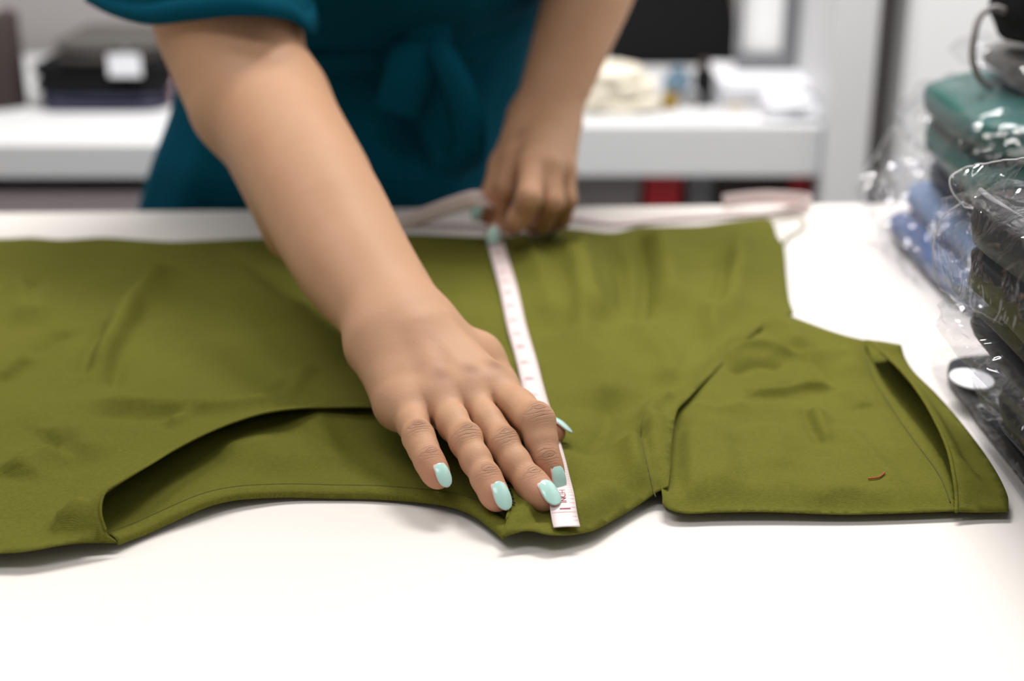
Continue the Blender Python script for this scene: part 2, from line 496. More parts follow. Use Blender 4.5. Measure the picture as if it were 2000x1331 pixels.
# the back of the shirt, lying on the table
cloth('back_panel', [c3(TOPE, .003), [(x, y, h * .5) for x, y, h in RIGHTE], [(1550, 612, .004), (1455, 668, .004), (1345, 778, .004), (1313, 860, .004), (1300, 940, .006)],
      [(1300, 940, .006), (1281, 963, .005), (1245, 988, .004), (1200, 1015, .004), (1160, 1034, .005), (1120, 1041, .006), (1075, 1042, .007), (1030, 1036, .007), (985, 1049, .006)],
      BNECK, [(228, 1060, .005), (150, 1062, .006), (60, 1074, .006), (0, 1078, .006), (-120, 1083, .005), (-330, 1068, .004)], c3([(-330, 1068), (-342, 780), (-330, 470)], .003)],
      .0055, .0035, .012, [([(300, 925), (420, 862), (520, 828), (640, 812), (760, 815), (860, 850)], .016, .0024), ([(560, 850), (640, 820), (700, 850)], .012, .001), ([(420, 900), (520, 880), (560, 930)], .010, .0025),
      ([(640, 800), (625, 850), (660, 920)], .008, .002), ([(760, 830), (800, 880), (860, 960)], .010, -.001)], 16, .0012, M['olive'], shirt, 3.0, cgain=2.2)

FOLDS = [([(1535, 625), (1495, 660), (1440, 705)], .011, .0035), ([(1105, 490), (1130, 580), (1145, 680)], .010, .0035), ([(1400, 520), (1390, 600), (1400, 680)], .009, .0025), ([(1230, 620), (1300, 700), (1310, 760)], .012, .0025),
    # soft folds pressed into the front
    ([(330, 520), (255, 610), (180, 760)], .011, .0042), ([(300, 590), (240, 690), (215, 770)], .006, -.0022), ([(205, 630), (175, 690), (160, 745)], .006, -.0026),
    ([(-40, 760), (0, 738), (62, 694)], .005, .0022), ([(0, 752), (62, 706)], .004, -.0018),
    ([(20, 560), (60, 580), (50, 640)], .012, .0035), ([(60, 540), (62, 620)], .006, -.002), ([(130, 640), (70, 690)], .007, -.002),
    ([(160, 788), (300, 795), (460, 796), (560, 780)], .006, .0022), ([(150, 808), (300, 812), (430, 806)], .006, -.0012),
    ([(330, 832), (352, 818), (378, 800)], .004, .0018), ([(90, 860), (140, 850), (190, 900)], .014, .0022), ([(20, 930), (100, 880)], .012, .003),
    ([(120, 1000), (140, 900), (120, 850)], .009, -.0010), ([(160, 1015), (150, 1045)], .006, .003), ([(100, 1040), (190, 1020)], .007, .003),
    ([(440, 480), (470, 560), (560, 640)], .02, .004), ([(560, 600), (640, 660), (700, 720)], .012, .003), ([(520, 770), (600, 720)], .006, .0015), ([(560, 786), (590, 740), (620, 715)], .004, .0014),
    ([(1130, 460), (1150, 560), (1180, 640)], .012, .004), ([(1245, 450), (1262, 540), (1250, 640)], .007, -.0032), ([(1195, 480), (1215, 560), (1210, 620)], .006, -.0022),
    ([(1280, 450), (1300, 520), (1320, 620)], .015, .0035), ([(1420, 490), (1405, 560), (1392, 620)], .007, -.0028), ([(1450, 450), (1440, 540), (1420, 640)], .012, .0035),
    ([(1100, 640), (1180, 720), (1190, 800)], .02, .003), ([(1130, 900), (1180, 840), (1190, 760)], .008, -.0018), ([(1030, 480), (1060, 560), (1080, 640)], .012, .003),
    ([(1500, 640), (1420, 700), (1370, 750)], .006, -.0030), ([(1470, 640), (1390, 705), (1340, 765), (1290, 795)], .0055, .0032),
    ([(1252, 845), (1258, 880), (1275, 950)], .0035, -.0030), ([(1290, 820), (1292, 880), (1298, 945)], .0085, .0065), ([(1320, 785), (1285, 798), (1258, 840)], .006, .0035),
    ([(1238, 860), (1240, 910), (1262, 970)], .007, .0030), ([(1100, 1010), (1180, 1000), (1240, 960)], .016, .0030), ([(1060, 1010), (1045, 960)], .006, .002),
    ([(1018, 950), (1030, 990), (1020, 1035)], .005, .0035), ([(1042, 960), (1048, 1000), (1040, 1032)], .0045, -.0025),
]
front, FB, (FQ, FH) = cloth('front_panel', [c3(TOPE, .007), RIGHTE, ARMH, SHOULD, NECKF, LOWL, LEFTE],
      .0034, .0095, .013, FOLDS, 9, .0026, M['olive'], shirt, 1.0)
def cloth_h(x, y, FQ=FQ, FH=FH):
    d = (FQ[:, 0] - x) ** 2 + (FQ[:, 1] - y) ** 2
    i = np.argpartition(d, 6)[:6]; w = 1 / (d[i] + 1e-8)
    return float((FH[i] * w).sum() / w.sum())

# sleeve on the right: lower layer, upper layer, turned hem with its dark opening
cloth('sleeve_under', [[(1530, 640, .003), (1600, 645, .003), (1690, 665, .004), (1757, 673, .007)], [(1757, 673, .007), (1766, 705, .005), (1782, 732, .004), (1825, 772, .004), (1875, 832, .005), (1932, 905, .006), (1962, 962, .005), (1970, 998, .003)],
      [(1970, 998, .003), (1868, 999, .003), (1740, 1003, .003), (1640, 1005, .003), (1500, 1000, .003), (1345, 1001, .003), (1297, 990, .003)], [(1297, 990, .003), (1285, 940, .003), (1300, 860, .003), (1400, 740, .003), (1530, 640, .003)]],
      .005, .0025, .01, [], 10, .0005, M['olive'], shirt, 9.0)
SLF = [([(1400, 690), (1450, 650), (1500, 640)], .006, -.003), ([(1560, 690), (1600, 720), (1610, 750)], .005, -.002), ([(1480, 820), (1520, 870), (1520, 930)], .010, .002), ([(1650, 760), (1690, 800)], .006, .002), ([(1430, 850), (1470, 960)], .008, -.0015),
       ([(1395, 712), (1440, 690), (1500, 688), (1550, 708)], .006, .0050), ([(1420, 730), (1480, 712), (1530, 722)], .005, -.0035),
       ([(1445, 778), (1510, 770), (1570, 756), (1635, 756)], .0036, .0045), ([(1450, 768), (1510, 760), (1565, 748)], .004, -.0035),
       ([(1568, 795), (1585, 830), (1608, 875)], .0035, -.0030), ([(1585, 795), (1600, 830), (1618, 870)], .005, .0030), ([(1500, 620), (1540, 650), (1560, 690)], .012, .0045),
       ([(1580, 700), (1660, 700), (1700, 740)], .012, .003), ([(1640, 830), (1690, 880), (1770, 960)], .006, .0018), ([(1380, 800), (1420, 880), (1400, 980)], .012, .0028),
       ([(1330, 800), (1322, 880), (1318, 985)], .006, -.0045), ([(1345, 820), (1350, 990)], .007, .003), ([(1345, 785), (1400, 800), (1470, 790)], .008, .002),
       ([(1690, 700), (1725, 775), (1790, 860), (1850, 945)], .0018, -.0016), ([(1560, 980), (1660, 960), (1740, 980)], .008, .002)]
SLEEVE_HEM = [(1690, 666, .014), (1698, 690, .011), (1716, 728, .0095), (1744, 772, .0090), (1780, 815, .0090), (1818, 862, .0095), (1848, 912, .010), (1862, 952, .009), (1867, 998, .005)]
_so, _sb, (SQ, SH) = cloth('sleeve_top', [[(1520, 610, .012), (1570, 628, .012), (1610, 643, .012), (1650, 656, .013), (1690, 666, .014)], SLEEVE_HEM,
      [(1867, 998, .005), (1740, 1003, .005), (1640, 1005, .005), (1500, 1000, .006), (1400, 1001, .006), (1345, 1003, .006), (1312, 997, .007), (1294, 985, .008)],
      [(1294, 985, .008), (1292, 960, .010), (1280, 900, .009), (1284, 830, .009), (1368, 715, .009), (1440, 645, .009), (1520, 606, .010)]],
      0.0023, .0098, .013, SLF, 11, .0026, M['olive'], shirt, 4.0, cgain=1.6)
CUFF_IN = [(1690, 664, .017), (1720, 686, .0225), (1760, 724, .0255), (1798, 772, .0260), (1830, 828, .0250), (1852, 880, .0220), (1863, 930, .0165), (1868, 970, .010), (1868, 1000, .006)]
cuff, CB, _c = cloth('cuff', [CUFF_IN, [(1868, 1000, .006), (1920, 1001, .005), (1969, 1000, .005)],
      [(1969, 1000, .005), (1966, 965, .007), (1934, 904, .008), (1878, 828, .007), (1828, 770, .006), (1786, 728, .007), (1768, 700, .008), (1760, 674, .012)], [(1760, 674, .012), (1725, 668, .015), (1690, 664, .016)]],
      .004, .0105, .011, [([(1880, 920), (1900, 960)], .008, .002), ([(1880, 870), (1930, 960)], .01, -.001)], 12, .0006, M['olive'], shirt, 6.0)
def ridge(name, chain, r, parent, mat=None, dz=0.0, n=60):
    c = catmull(np.array([P(x, y, h) for x, y, h in chain]), n); c[:, 2] += dz
    v, f = tube(c, r, 6); return mesh_obj(name, v, f, mat or M['olive'], parent)
ridge('rolled_hem', CUFF_IN[1:], .0011, shirt)
ridge('neck_edge', NECKF[1:-1], .0008, shirt, n=120)
# binding along the back of the neck
bn = catmull(np.array([P(x, y, h) for x, y, h in BNECK]), 110)
rows = []
for i, p in enumerate(bn):
    d = nrm(bn[min(i + 1, len(bn) - 1)] - bn[max(i - 1, 0)]); s = nrm(np.cross(d, ZUPV := np.array([0, 0, 1.0])))
    if s[1] < 0: s = -s
    rows.append([p - s * .0004 - ZUPV * .0014, p - s * .0006 + ZUPV * .0010, p + s * .0010 + ZUPV * .0022, p + s * .0045 + ZUPV * .0026, p + s * .0080 + ZUPV * .0020, p + s * .0086 + ZUPV * .0002])
v, f = loft(rows, closed=False)
mesh_obj('neck_binding', v, f, M['olive'], shirt, True, .0005)
v, f = tube(np.array([r[4] + ZUPV * .0003 for r in rows]), .00025, 5)
mesh_obj('seam_line', v, f, M['olive_dark'], shirt)
# dark machine stitches at the shoulder and a red tacking thread on the sleeve
M['thread_dark'] = plain('dark_thread', (0.03, 0.03, 0.008), rough=0.9)
M['thread_red'] = plain('red_thread', (0.36, 0.05, 0.012), rough=0.8)
for i in range(7):
    x, y = 984 + i * 2.6, 934 + i * 7.5
    a = P(x, y, .0155); b = P(x + 6, y + 3, .0155)
    for q in (a, b): q[2] = T + cloth_h(q[0], q[1]) + .0014
    v, f = tube([a, (a + b) / 2 + np.array([0, 0, .0003]), b], .00055, 5)
    mesh_obj('stitch', v, f, M['thread_dark'], shirt)
tp = [P(1697, 923, .0150), P(1705, 919, .0158), P(1713, 918, .0158), P(1721, 916, .0158), P(1729, 914, .0150)]
for q in tp: q[2] = T + cloth_h(q[0], q[1], SQ, SH) + .0012
v, f = tube(catmull(np.array(tp), 14), .00042, 6); o = mesh_obj('tacking_thread', v, f, M['thread_red'], shirt); o['label'] = 'short red tacking thread'
lt = [(1506, 431, .006), (1535, 427, .004), (1562, 424, .003), (1572, 436, .003), (1560, 452, .002), (1540, 462, .002), (1528, 480, .003)]
ridge('loose_thread', lt, .0009, shirt, n=40)
def seam(px, q_, h_, dz=.0006):
    c = catmull(np.array([P(x, y, .011) for x, y in px]), 60)
    for k in c: k[2] = T + cloth_h(k[0], k[1], q_, h_) + dz
    v, f = tube(c, .00032, 5); mesh_obj('seam_line', v, f, M['olive_dark'], shirt)
seam([(1690, 700), (1708, 740), (1748, 802), (1790, 862), (1830, 918), (1858, 968)], SQ, SH)
seam([(1258, 828), (1252, 845), (1254, 885), (1266, 930), (1281, 960)], FQ, FH)
# ------------------------------------------------------------------ the person
person = empty('person', (-0.18, 1.40, 0.0),
    'person in a teal belted dress leaning over the table to measure the green shirt', 'person')
ZUP = np.array([0, 0, 1.0])

def wpt(x, y, z): return np.array([x, y, T + z])
# right arm (nearer the camera) -- joint centres
E_R = D(523, 196, 0.998)
W_R = P(800, 662, 0.052)
S_R = wpt(-0.295, 1.20, 0.365)
FING = {   # name: [(px, py, height)] for knuckle, middle joint, end joint, tip ; radii
    'pinky':  ([(797, 798, .0335), (818, 856, .0310), (838, 902, .0255), (857, 934, .0205)], (.0092, .0077, .0067, .0055)),
    'ring':   ([(860, 785, .0370), (912, 863, .0320), (950, 936, .0220), (972, 977, .0158)], (.0100, .0083, .0070, .0058)),
    'middle': ([(918, 775, .0390), (986, 872, .0300), (1037, 945, .0195), (1064, 974, .0162)], (.0106, .0089, .0076, .0063)),
    'index':  ([(967, 766, .0390), (1046, 825, .0400), (1062, 900, .0250), (1077, 938, .0172)], (.0107, .0094, .0077, .0061)),
    'thumb':  ([(925, 708, .0350), (968, 756, .0260), (1034, 830, .0185), (1082, 846, .0155)], (.0150, .0125, .0092, .0064)),
}
def arm_right():
    e1 = nrm(P(1000, 900, .02) - E_R); e3 = nrm(ZUP - e1 * (ZUP @ e1)); e2 = np.cross(e3, e1)
    R = np.array([e1, e2, e3])
    J = {k: [P(*p) for p in v[0]] for k, v in FING.items()}
    hem = E_R + (S_R - E_R) * 0.46
    pts = np.array([E_R, W_R, hem] + [p for v in J.values() for p in v]) @ R.T
    lo = pts.min(0) - np.array([.062, .055, .05]); hi = pts.max(0) + np.array([.022, .05, .055])
    f = Field(R, lo, hi, 0.0008)
    fa = nrm(W_R - E_R)
    # ---- forearm and upper arm
    arm = f.new()
    stations = [(523, 200, .000, .0400), (535, 235, .10, .0385), (580, 313, .30, .0378), (634, 410, .52, .0372),
                (692, 515, .73, .0342), (748, 590, .88, .0295), (790, 645, 1.0, .0262)]
    cen = []
    for px, py, t, r in stations:
        y = E_R[1] + (W_R[1] - E_R[1]) * t
        cen.append((D(px, py, y), r, t))
    cc_ = catmull(np.array([list(c) + [r, t] for c, r, t in cen]), 26)
    for a, b in zip(cc_[:-1], cc_[1:]):
        f.cone(arm, a[:3], b[:3], a[3], b[3], 0.006, e3, 1.0 - 0.22 * a[4] ** 2, s2=1.0 - 0.22 * b[4] ** 2)
    # flexor and brachioradialis swellings
    f.cone(arm, D(560, 205, .998), D(640, 360, .915), .024, .020, 0.022)
    f.cone(arm, D(500, 290, .998), D(570, 460, .90), .020, .016, 0.022)
    up = f.new()
    ud = nrm(S_R - E_R)
    f.cone(up, E_R + ud * .010 + np.array([-.008, .000, .000]), hem, .0430, .058, 0.02)
    f.cone(up, D(458, 218, 1.005), E_R + ud * .06 + np.array([-.012, .01, -.006]), .0255, .043, 0.025)
    arm = smin(arm, up, 0.014)
    # ---- palm
    palm = f.new()
    wl = nrm(np.cross(ZUP, nrm(J['middle'][0] - W_R)))     # across the hand towards the little finger or thumb
    if wl[0] < 0: wl = -wl
    wr_pts = {'pinky': -.021, 'ring': -.009, 'middle': .003, 'index': .014}
    for k, off in wr_pts.items():
        a = W_R + wl * off + np.array([0, 0, -.002 if k in ('pinky', 'index') else .002])
        b = J[k][0]
        f.cone(palm, a, b, .0172, FING[k][1][0] + .0008, 0.012)
    hd = nrm(J['middle'][0] - W_R)
    f.cone(palm, W_R + wl * -.016 + hd * .022 - ZUP * .010, J['pinky'][0] - ZUP * .004 - hd * .010, .0180, .0135, .012)
    f.cone(palm, W_R + hd * .025 - ZUP * .012, W_R + hd * .055 - ZUP * .012, .018, .016, .012)
    # tendons and knuckles, very low relief
    for k in ('ring', 'middle', 'index'):
        a = W_R + wl * wr_pts[k] * .7 + hd * .02 + ZUP * .0165; b = J[k][0] + ZUP * (FING[k][1][0] - .0032)
        f.cone(palm, a, b, .0026, .0034, .010)
    for k in ('pinky', 'ring', 'middle', 'index'):
        f.ball(palm, J[k][0] + ZUP * .0020, FING[k][1][0] - .0004, .010)
    # ---- thumb
    th = f.new(); j = J['thumb']; r = FING['thumb'][1]
    f.cone(th, W_R + wl * .014 + hd * .008 - ZUP * .004, j[0], .0165, r[0] + .002, .012)
    f.cone(th, j[0], j[1], r[0], r[1], .012); f.cone(th, j[1], j[2], r[1], r[2], .005); f.cone(th, j[2], j[3], r[2], r[3], .005)
    # ---- fingers
    FA = {}
    for k in ('pinky', 'ring', 'middle', 'index'):
        A = f.new(); j = J[k]; r = FING[k][1]
        d1 = nrm(j[1] - j[0]); d2 = nrm(j[2] - j[1]); d3 = nrm(j[3] - j[2])
        m1 = j[0] + (j[1] - j[0]) * .55; m2 = j[1] + (j[2] - j[1]) * .5
        f.cone(A, j[0], m1, r[0], (r[0] + r[1]) / 2 * .998, .004)
        f.cone(A, m1, j[1], (r[0] + r[1]) / 2 * .998, r[1], .004)
        f.cone(A, j[1], m2, r[1], (r[1] + r[2]) / 2 * 1.02, .004)
        f.cone(A, m2, j[2], (r[1] + r[2]) / 2 * 1.02, r[2], .004)
        f.cone(A, j[2], j[2] + (j[3] - j[2]) * .6, r[2], r[2] * .96, .004)
        f.cone(A, j[2] + (j[3] - j[2]) * .6, j[3], r[2] * .96, r[3], .004)
        # knuckle caps on the back of the joints
        for q, da, db, rr in ((j[1], d1, d2, r[1]), (j[2], d2, d3, r[2])):
            ax = nrm(da + db); up_ = nrm(ZUP - ax * (ZUP @ ax))
            f.ball(A, q + up_ * rr * .18, rr * .82, .005)
        # soft pad under the tip
        ax = d3; up_ = nrm(ZUP - ax * (ZUP @ ax))
        f.ball(A, j[3] - up_ * .0012 - ax * .003, r[3] * .98, .004)
        FA[k] = A
    order = ['pinky', 'ring', 'middle', 'index']
    fin = f.new()
    for i, k in enumerate(order):          # neighbours press flat against each other, a thin gap between
        A = FA[k]
        for jn in (i - 1, i + 1):
            if 0 <= jn < 4: A = -smin(-A, -(.5 * (FA[k] - FA[order[jn]]) + .0006), .0025)
        fin = np.minimum(fin, A)
    hand = smin(palm, th, .007)
    hand = smin(hand, fin, .0065)
    full = smin(arm, hand, .016)
    V, F = surface(f, full)
    V = smooth_mesh(V, F, 2, .5)
    return V, F, J, wl, hd
VR, FR, JR, WL, HD = arm_right()

def features(V, joints):
    """knuckle darkness, crease coordinates (mm) and redness of the fingertips"""
    n = len(V); kn = np.zeros(n); cc = np.zeros((n, 3)); fl = np.zeros(n)
    for q, ax, up_, ls, lt, amt in joints:
        v = V - q; s = v @ ax; u = v @ up_; lat = v @ np.cross(ax, up_)
        m = amt * np.exp(-(s / ls) ** 2 - (lat / lt) ** 2) * np.clip(u / (.55 * lt) + .2, 0, 1)
        sel = (m > kn) & (m > .03)
        kn[sel] = m[sel]
        rr = np.sign(s) * np.sqrt(s ** 2 + (.42 * lat) ** 2)
        cc[sel] = np.stack([rr, lat * .5, u * 0 + q[0] * 3], 1)[sel] * 1000
    return kn, cc, fl
def knuckle_list(J, names):
    out = []
    for k in names:
        j = J[k]
        for i, (ls, lt, amt) in ((1, (.0052, .0052, 1.0)), (2, (.0038, .0044, .85))):
            ax = nrm(nrm(j[i] - j[i - 1]) + nrm(j[i + 1] - j[i])); up_ = nrm(ZUP - ax * (ZUP @ ax))
            out.append((j[i], ax, up_, ls, lt, amt))
    return out

def nail(parent, Tc, d, n, r, length, width, over=.003, rb=None):
    """nail plate with a coat of polish that stops short of the cuticle"""
    rb = rb or r * 1.1
    n = nrm(n - d * (n @ d)); w = np.cross(d, n)
    sag = rb - math.sqrt(max(1e-9, rb * rb - (width / 2) ** 2))
    def sheet(name, start, wk, lift, mat):
        B = Tc + d * (r + over - length) + n * (rb + .0002 + lift)
        Ed = Tc + d * (r + over) + n * (r * .42 + lift)
        nu, nv = 13, 22; V = []
        for j in range(nv):
            t = j / (nv - 1); v = start + (1 - start) * t
            if t < .3: hw = math.sqrt(max(0.004, 1 - ((.3 - t) / .3) ** 2)) * .92
            elif t < .5: hw = .92 + .08 * (t - .3) / .2
            else: hw = max(0.02, 1 - ((t - .5) / .5) ** 2.8) ** .55
            c = B + (Ed - B) * v + n * (.0016 * math.sin(math.pi * v))
            for i in range(nu):
                u = (i / (nu - 1) * 2 - 1) * hw * wk
                V.append(c + w * u * width / 2 - n * (sag * .75 * u * u))
        F = [[j * nu + i, j * nu + i + 1, (j + 1) * nu + i + 1, (j + 1) * nu + i] for j in range(nv - 1) for i in range(nu - 1)]
        o = mesh_obj(name, V, F, mat, parent, True, .0007, 1.0)
        m_ = o.modifiers.new('sub', 'SUBSURF'); m_.levels = 1; m_.render_levels = 1
        return o
    sheet('fingernail', 0.0, 1.0, 0.0, M['nail_bed'])
    sheet('nail_polish', 0.13, .97, .00035, M['polish'])
M['polish'] = plain('mint_nail_polish', (0.43, 0.66, 0.60), rough=0.12, var=0.02, spec=0.5)
M['nail_bed'] = plain('bare_nail', (0.70, 0.46, 0.40), rough=0.3, var=0.03)

kn, cc, fl = features(VR, knuckle_list(JR, ('pinky', 'ring', 'middle', 'index')))
for k in ('ring', 'middle', 'index'):
    v = VR - (JR[k][0] + ZUP * .012)
    kn = np.maximum(kn, .8 * np.exp(-((v @ HD) / .007) ** 2 - ((v @ WL) / .005) ** 2) * (v[:, 2] > -.008))
for k in JR:
    r = np.linalg.norm(VR - JR[k][3], axis=1); fl = np.maximum(fl, .75 * np.exp(-(r / .013) ** 2))
body = mesh_obj('body', VR, FR, M['skin'], person)
def put_attr(o, kn, cc, fl):
    for nm, arr in (('knuckle', kn), ('flush', fl)):
        a = o.data.attributes.new(nm, 'FLOAT', 'POINT'); a.data.foreach_set('value', arr.astype(np.float32))
    a = o.data.attributes.new('crease_coord', 'FLOAT_VECTOR', 'POINT'); a.data.foreach_set('vector', cc.astype(np.float32).ravel())
put_attr(body, kn, cc, fl)
NAILS = {'pinky': (.0138, .0078, .02), 'ring': (.0165, .0092, .10), 'middle': (.0158, .0098, .08), 'index': (.0158, .0086, .16)}
for k, (ln, wd, roll) in NAILS.items():
    j = JR[k]; d = nrm(j[3] - j[2]); up_ = nrm(ZUP - d * (ZUP @ d)); w = np.cross(d, up_)
    nail(body, j[3], d, up_ * math.cos(roll) - w * math.sin(roll), FING[k][1][3], ln, wd, rb=FING[k][1][2] * .95)
j = JR['thumb']; d = nrm(j[3] - j[2])
nail(body, j[3], d, np.array([.05, .32, .95]), FING['thumb'][1][3], .0145, .0095, rb=.0072)

# ---- the other hand, holding the tape at the far edge of the shirt
W_L = D(1063, 236, 1.175); E_L = wpt(.100, 1.345, .262); S_L = wpt(.035, 1.185, .405)
FL = {
    'index':  ([(1004, 306, .0740), (984, 372, .0520), (972, 430, .0270), (964, 462, .0170)], (.0105, .0092, .0080, .0066)),
    'middle': ([(1040, 318, .0760), (1034, 388, .0580), (1012, 428, .0400), (998, 442, .0300)], (.0108, .0096, .0084, .0072)),
    'ring':   ([(1073, 328, .0720), (1078, 396, .0500), (1060, 433, .0300), (1040, 440, .0220)], (.0104, .0093, .0082, .0070)),
    'pinky':  ([(1101, 334, .0650), (1106, 392, .0450), (1096, 428, .0270), (1078, 440, .0190)], (.0096, .0084, .0074, .0062)),
    'thumb':  ([(1018, 268, .0850), (984, 330, .0640), (962, 392, .0440), (944, 424, .0330)], (.0140, .0120, .0098, .0078)),
}
def arm_left():
    e1 = nrm(P(1010, 420, .03) - E_L); e3 = nrm(np.array([0, -1.0, .2]) - e1 * (np.array([0, -1.0, .2]) @ e1)); e2 = np.cross(e3, e1)
    R = np.array([e1, e2, e3])
    J = {k: [P(*q) for q in v[0]] for k, v in FL.items()}
    J['thumb'] = [q + np.array([0, .012, 0]) for q in J['thumb']]
    pts = np.array([E_L, W_L] + [q for v in J.values() for q in v]) @ R.T
    f = Field(R, pts.min(0) - .06, pts.max(0) + np.array([.02, .05, .05]), .0016)
    A = f.new()
    c = catmull(np.array([list(E_L) + [.040], list(E_L * .62 + W_L * .38) + [.0385], list(E_L * .3 + W_L * .7) + [.031], list(W_L) + [.0245]]), 16)
    for a, b in zip(c[:-1], c[1:]): f.cone(A, a[:3], b[:3], a[3], b[3], .006)
    f.cone(A, E_L, E_L + (S_L - E_L) * .4, .043, .050, .02)
    hd = nrm(J['middle'][0] - W_L); wl = nrm(J['pinky'][0] - J['index'][0])
    for k, off in (('index', -.014), ('middle', -.004), ('ring', .006), ('pinky', .015)):
        f.cone(A, W_L + wl * off, J[k][0], .0165, FL[k][1][0], .012)
    B = f.new()
    for k in FL:
        j = J[k]; r = FL[k][1]; C_ = f.new()
        if k == 'thumb': f.cone(C_, W_L + wl * -.014 + hd * .005, j[0], .016, r[0], .01)
        for i in range(3):
            f.cone(C_, j[i], j[i + 1], r[i], r[i + 1], .004)
        B = smin(B, C_, .0012)
    A = smin(A, B, .006)
    V, F = surface(f, A)
    return smooth_mesh(V, F, 2, .5), F, J
VL, FLc, JL = arm_left()

# ---- trunk, neck and head (under the dress and above the frame)
def trunk():
    f = Field(np.eye(3), wpt(-.42, .88, -.45), wpt(.18, 1.65, .76), .006)
    A = f.new()
    hip = wpt(-.18, 1.40, -.10); wa = wpt(-.155, 1.39, .13); ch = wpt(-.14, 1.27, .30); nk = wpt(-.14, 1.165, .43); hd = wpt(-.135, 1.065, .585)
    xa = np.array([1.0, 0, 0])
    f.cone(A, hip + xa * .05, wa + xa * .045, .105, .098, .05); f.cone(A, hip - xa * .05, wa - xa * .045, .105, .098, .05)
    f.cone(A, wa + xa * .045, ch + xa * .06, .105, .105, .05); f.cone(A, wa - xa * .045, ch - xa * .06, .105, .105, .05)
    f.cone(A, ch + xa * .05, S_L - xa * .03, .09, .055, .05); f.cone(A, ch - xa * .05, S_R + xa * .03, .09, .055, .05)
    f.cone(A, S_L, S_L + (E_L - S_L) * .72, .055, .050, .03); f.cone(A, S_R, S_R + (E_R - S_R) * .64, .058, .056, .03)
    f.cone(A, nk, hd, .055, .050, .03)
    look = nrm(np.array([.02, -.62, -.78])); crown = nrm(np.array([0, -.78, .62]))
    f.ball(A, hd + crown * .07, .092, .03, look, 1.1); f.cone(A, hd + crown * .05 + look * .02, hd - crown * .02 + look * .055, .07, .038, .03)
    f.cone(A, hd + crown * .05 + look * .098, hd + crown * .015 + look * .112, .008, .013, .012)     # nose
    f.cone(A, hd - crown * .012 + look * .092 - xa * .016, hd - crown * .012 + look * .092 + xa * .016, .008, .008, .008)   # lips
    for s in (-1, 1):
        f.ball(A, hd + crown * .065 + look * .088 + xa * s * .033, .018, .008, sub=True)
        f.ball(A, hd + crown * .065 + look * .076 + xa * s * .033, .0135, .004)
        f.ball(A, hd + crown * .045 + xa * s * .088, .024, .008, xa, .45)
    for s in (-1, 1):
        f.cone(A, hip + xa * s * .072, wpt(-.19 + s * .08, 1.45, -.44), .088, .075, .05)
    V, F = surface(f, A)
    hr = Field(np.eye(3), wpt(-.30, .90, .42), wpt(.05, 1.35, .82), .006); H_ = hr.new()
    hr.ball(H_, hd + crown * .085 - look * .028, .100, .03); hr.ball(H_, hd + crown * .06 - look * .12, .05, .03)
    hr.ball(H_, hd + crown * .03 + look * .10, .082, .01, sub=True)
    hv, hf = surface(hr, H_)
    return V, F, hv, hf
VT, FT, HV, HF = trunk()
# one body: replace the provisional arm mesh by the whole figure
nR, nL = len(VR), len(VL)
allV = np.vstack([VR, VL, VT]); allF = np.vstack([FR, FLc + nR, FT + nR + nL])
me = bpy.data.meshes.new('body')
me.from_pydata((allV - np.array(person.location)).tolist(), [], allF.tolist()); me.update()
me.polygons.foreach_set('use_smooth', [True] * len(me.polygons)); me.materials.append(M['skin'])
body.data = me
knl, ccl, _ = features(VL, knuckle_list(JL, ('pinky', 'ring', 'middle', 'index')))
fll = np.zeros(nL)
for k in JL: fll = np.maximum(fll, .75 * np.exp(-(np.linalg.norm(VL - JL[k][3], axis=1) / .016) ** 2))
z = np.zeros(len(VT))
put_attr(body, np.concatenate([kn, knl * .6, z]), np.vstack([cc, ccl, np.zeros((len(VT), 3))]), np.concatenate([fl, fll, z]))
for k in ('index', 'thumb', 'ring', 'middle', 'pinky'):
    j = JL[k]; d = nrm(j[3] - j[2])
    n = np.array([0, -1.0, .45]) if k == 'index' else (np.array([-.6, -.7, .4]) if k == 'thumb' else np.array([.2, -.3, -.6]))
    nail(body, j[3], d, n, FL[k][1][3], .0155, .011, rb=FL[k][1][2] * .95)
M['hair'] = plain('dark_hair', (0.012, 0.009, 0.007), rough=0.5, bump=.5, bscale=90)
mesh_obj('hair', HV, HF, M['hair'], person)

# ------------------------------------------------------------------ the dress
dress = empty('dress', (0, 0, 0)); dress.parent = person; dress['label'] = 'teal short-sleeved dress tied at the waist'
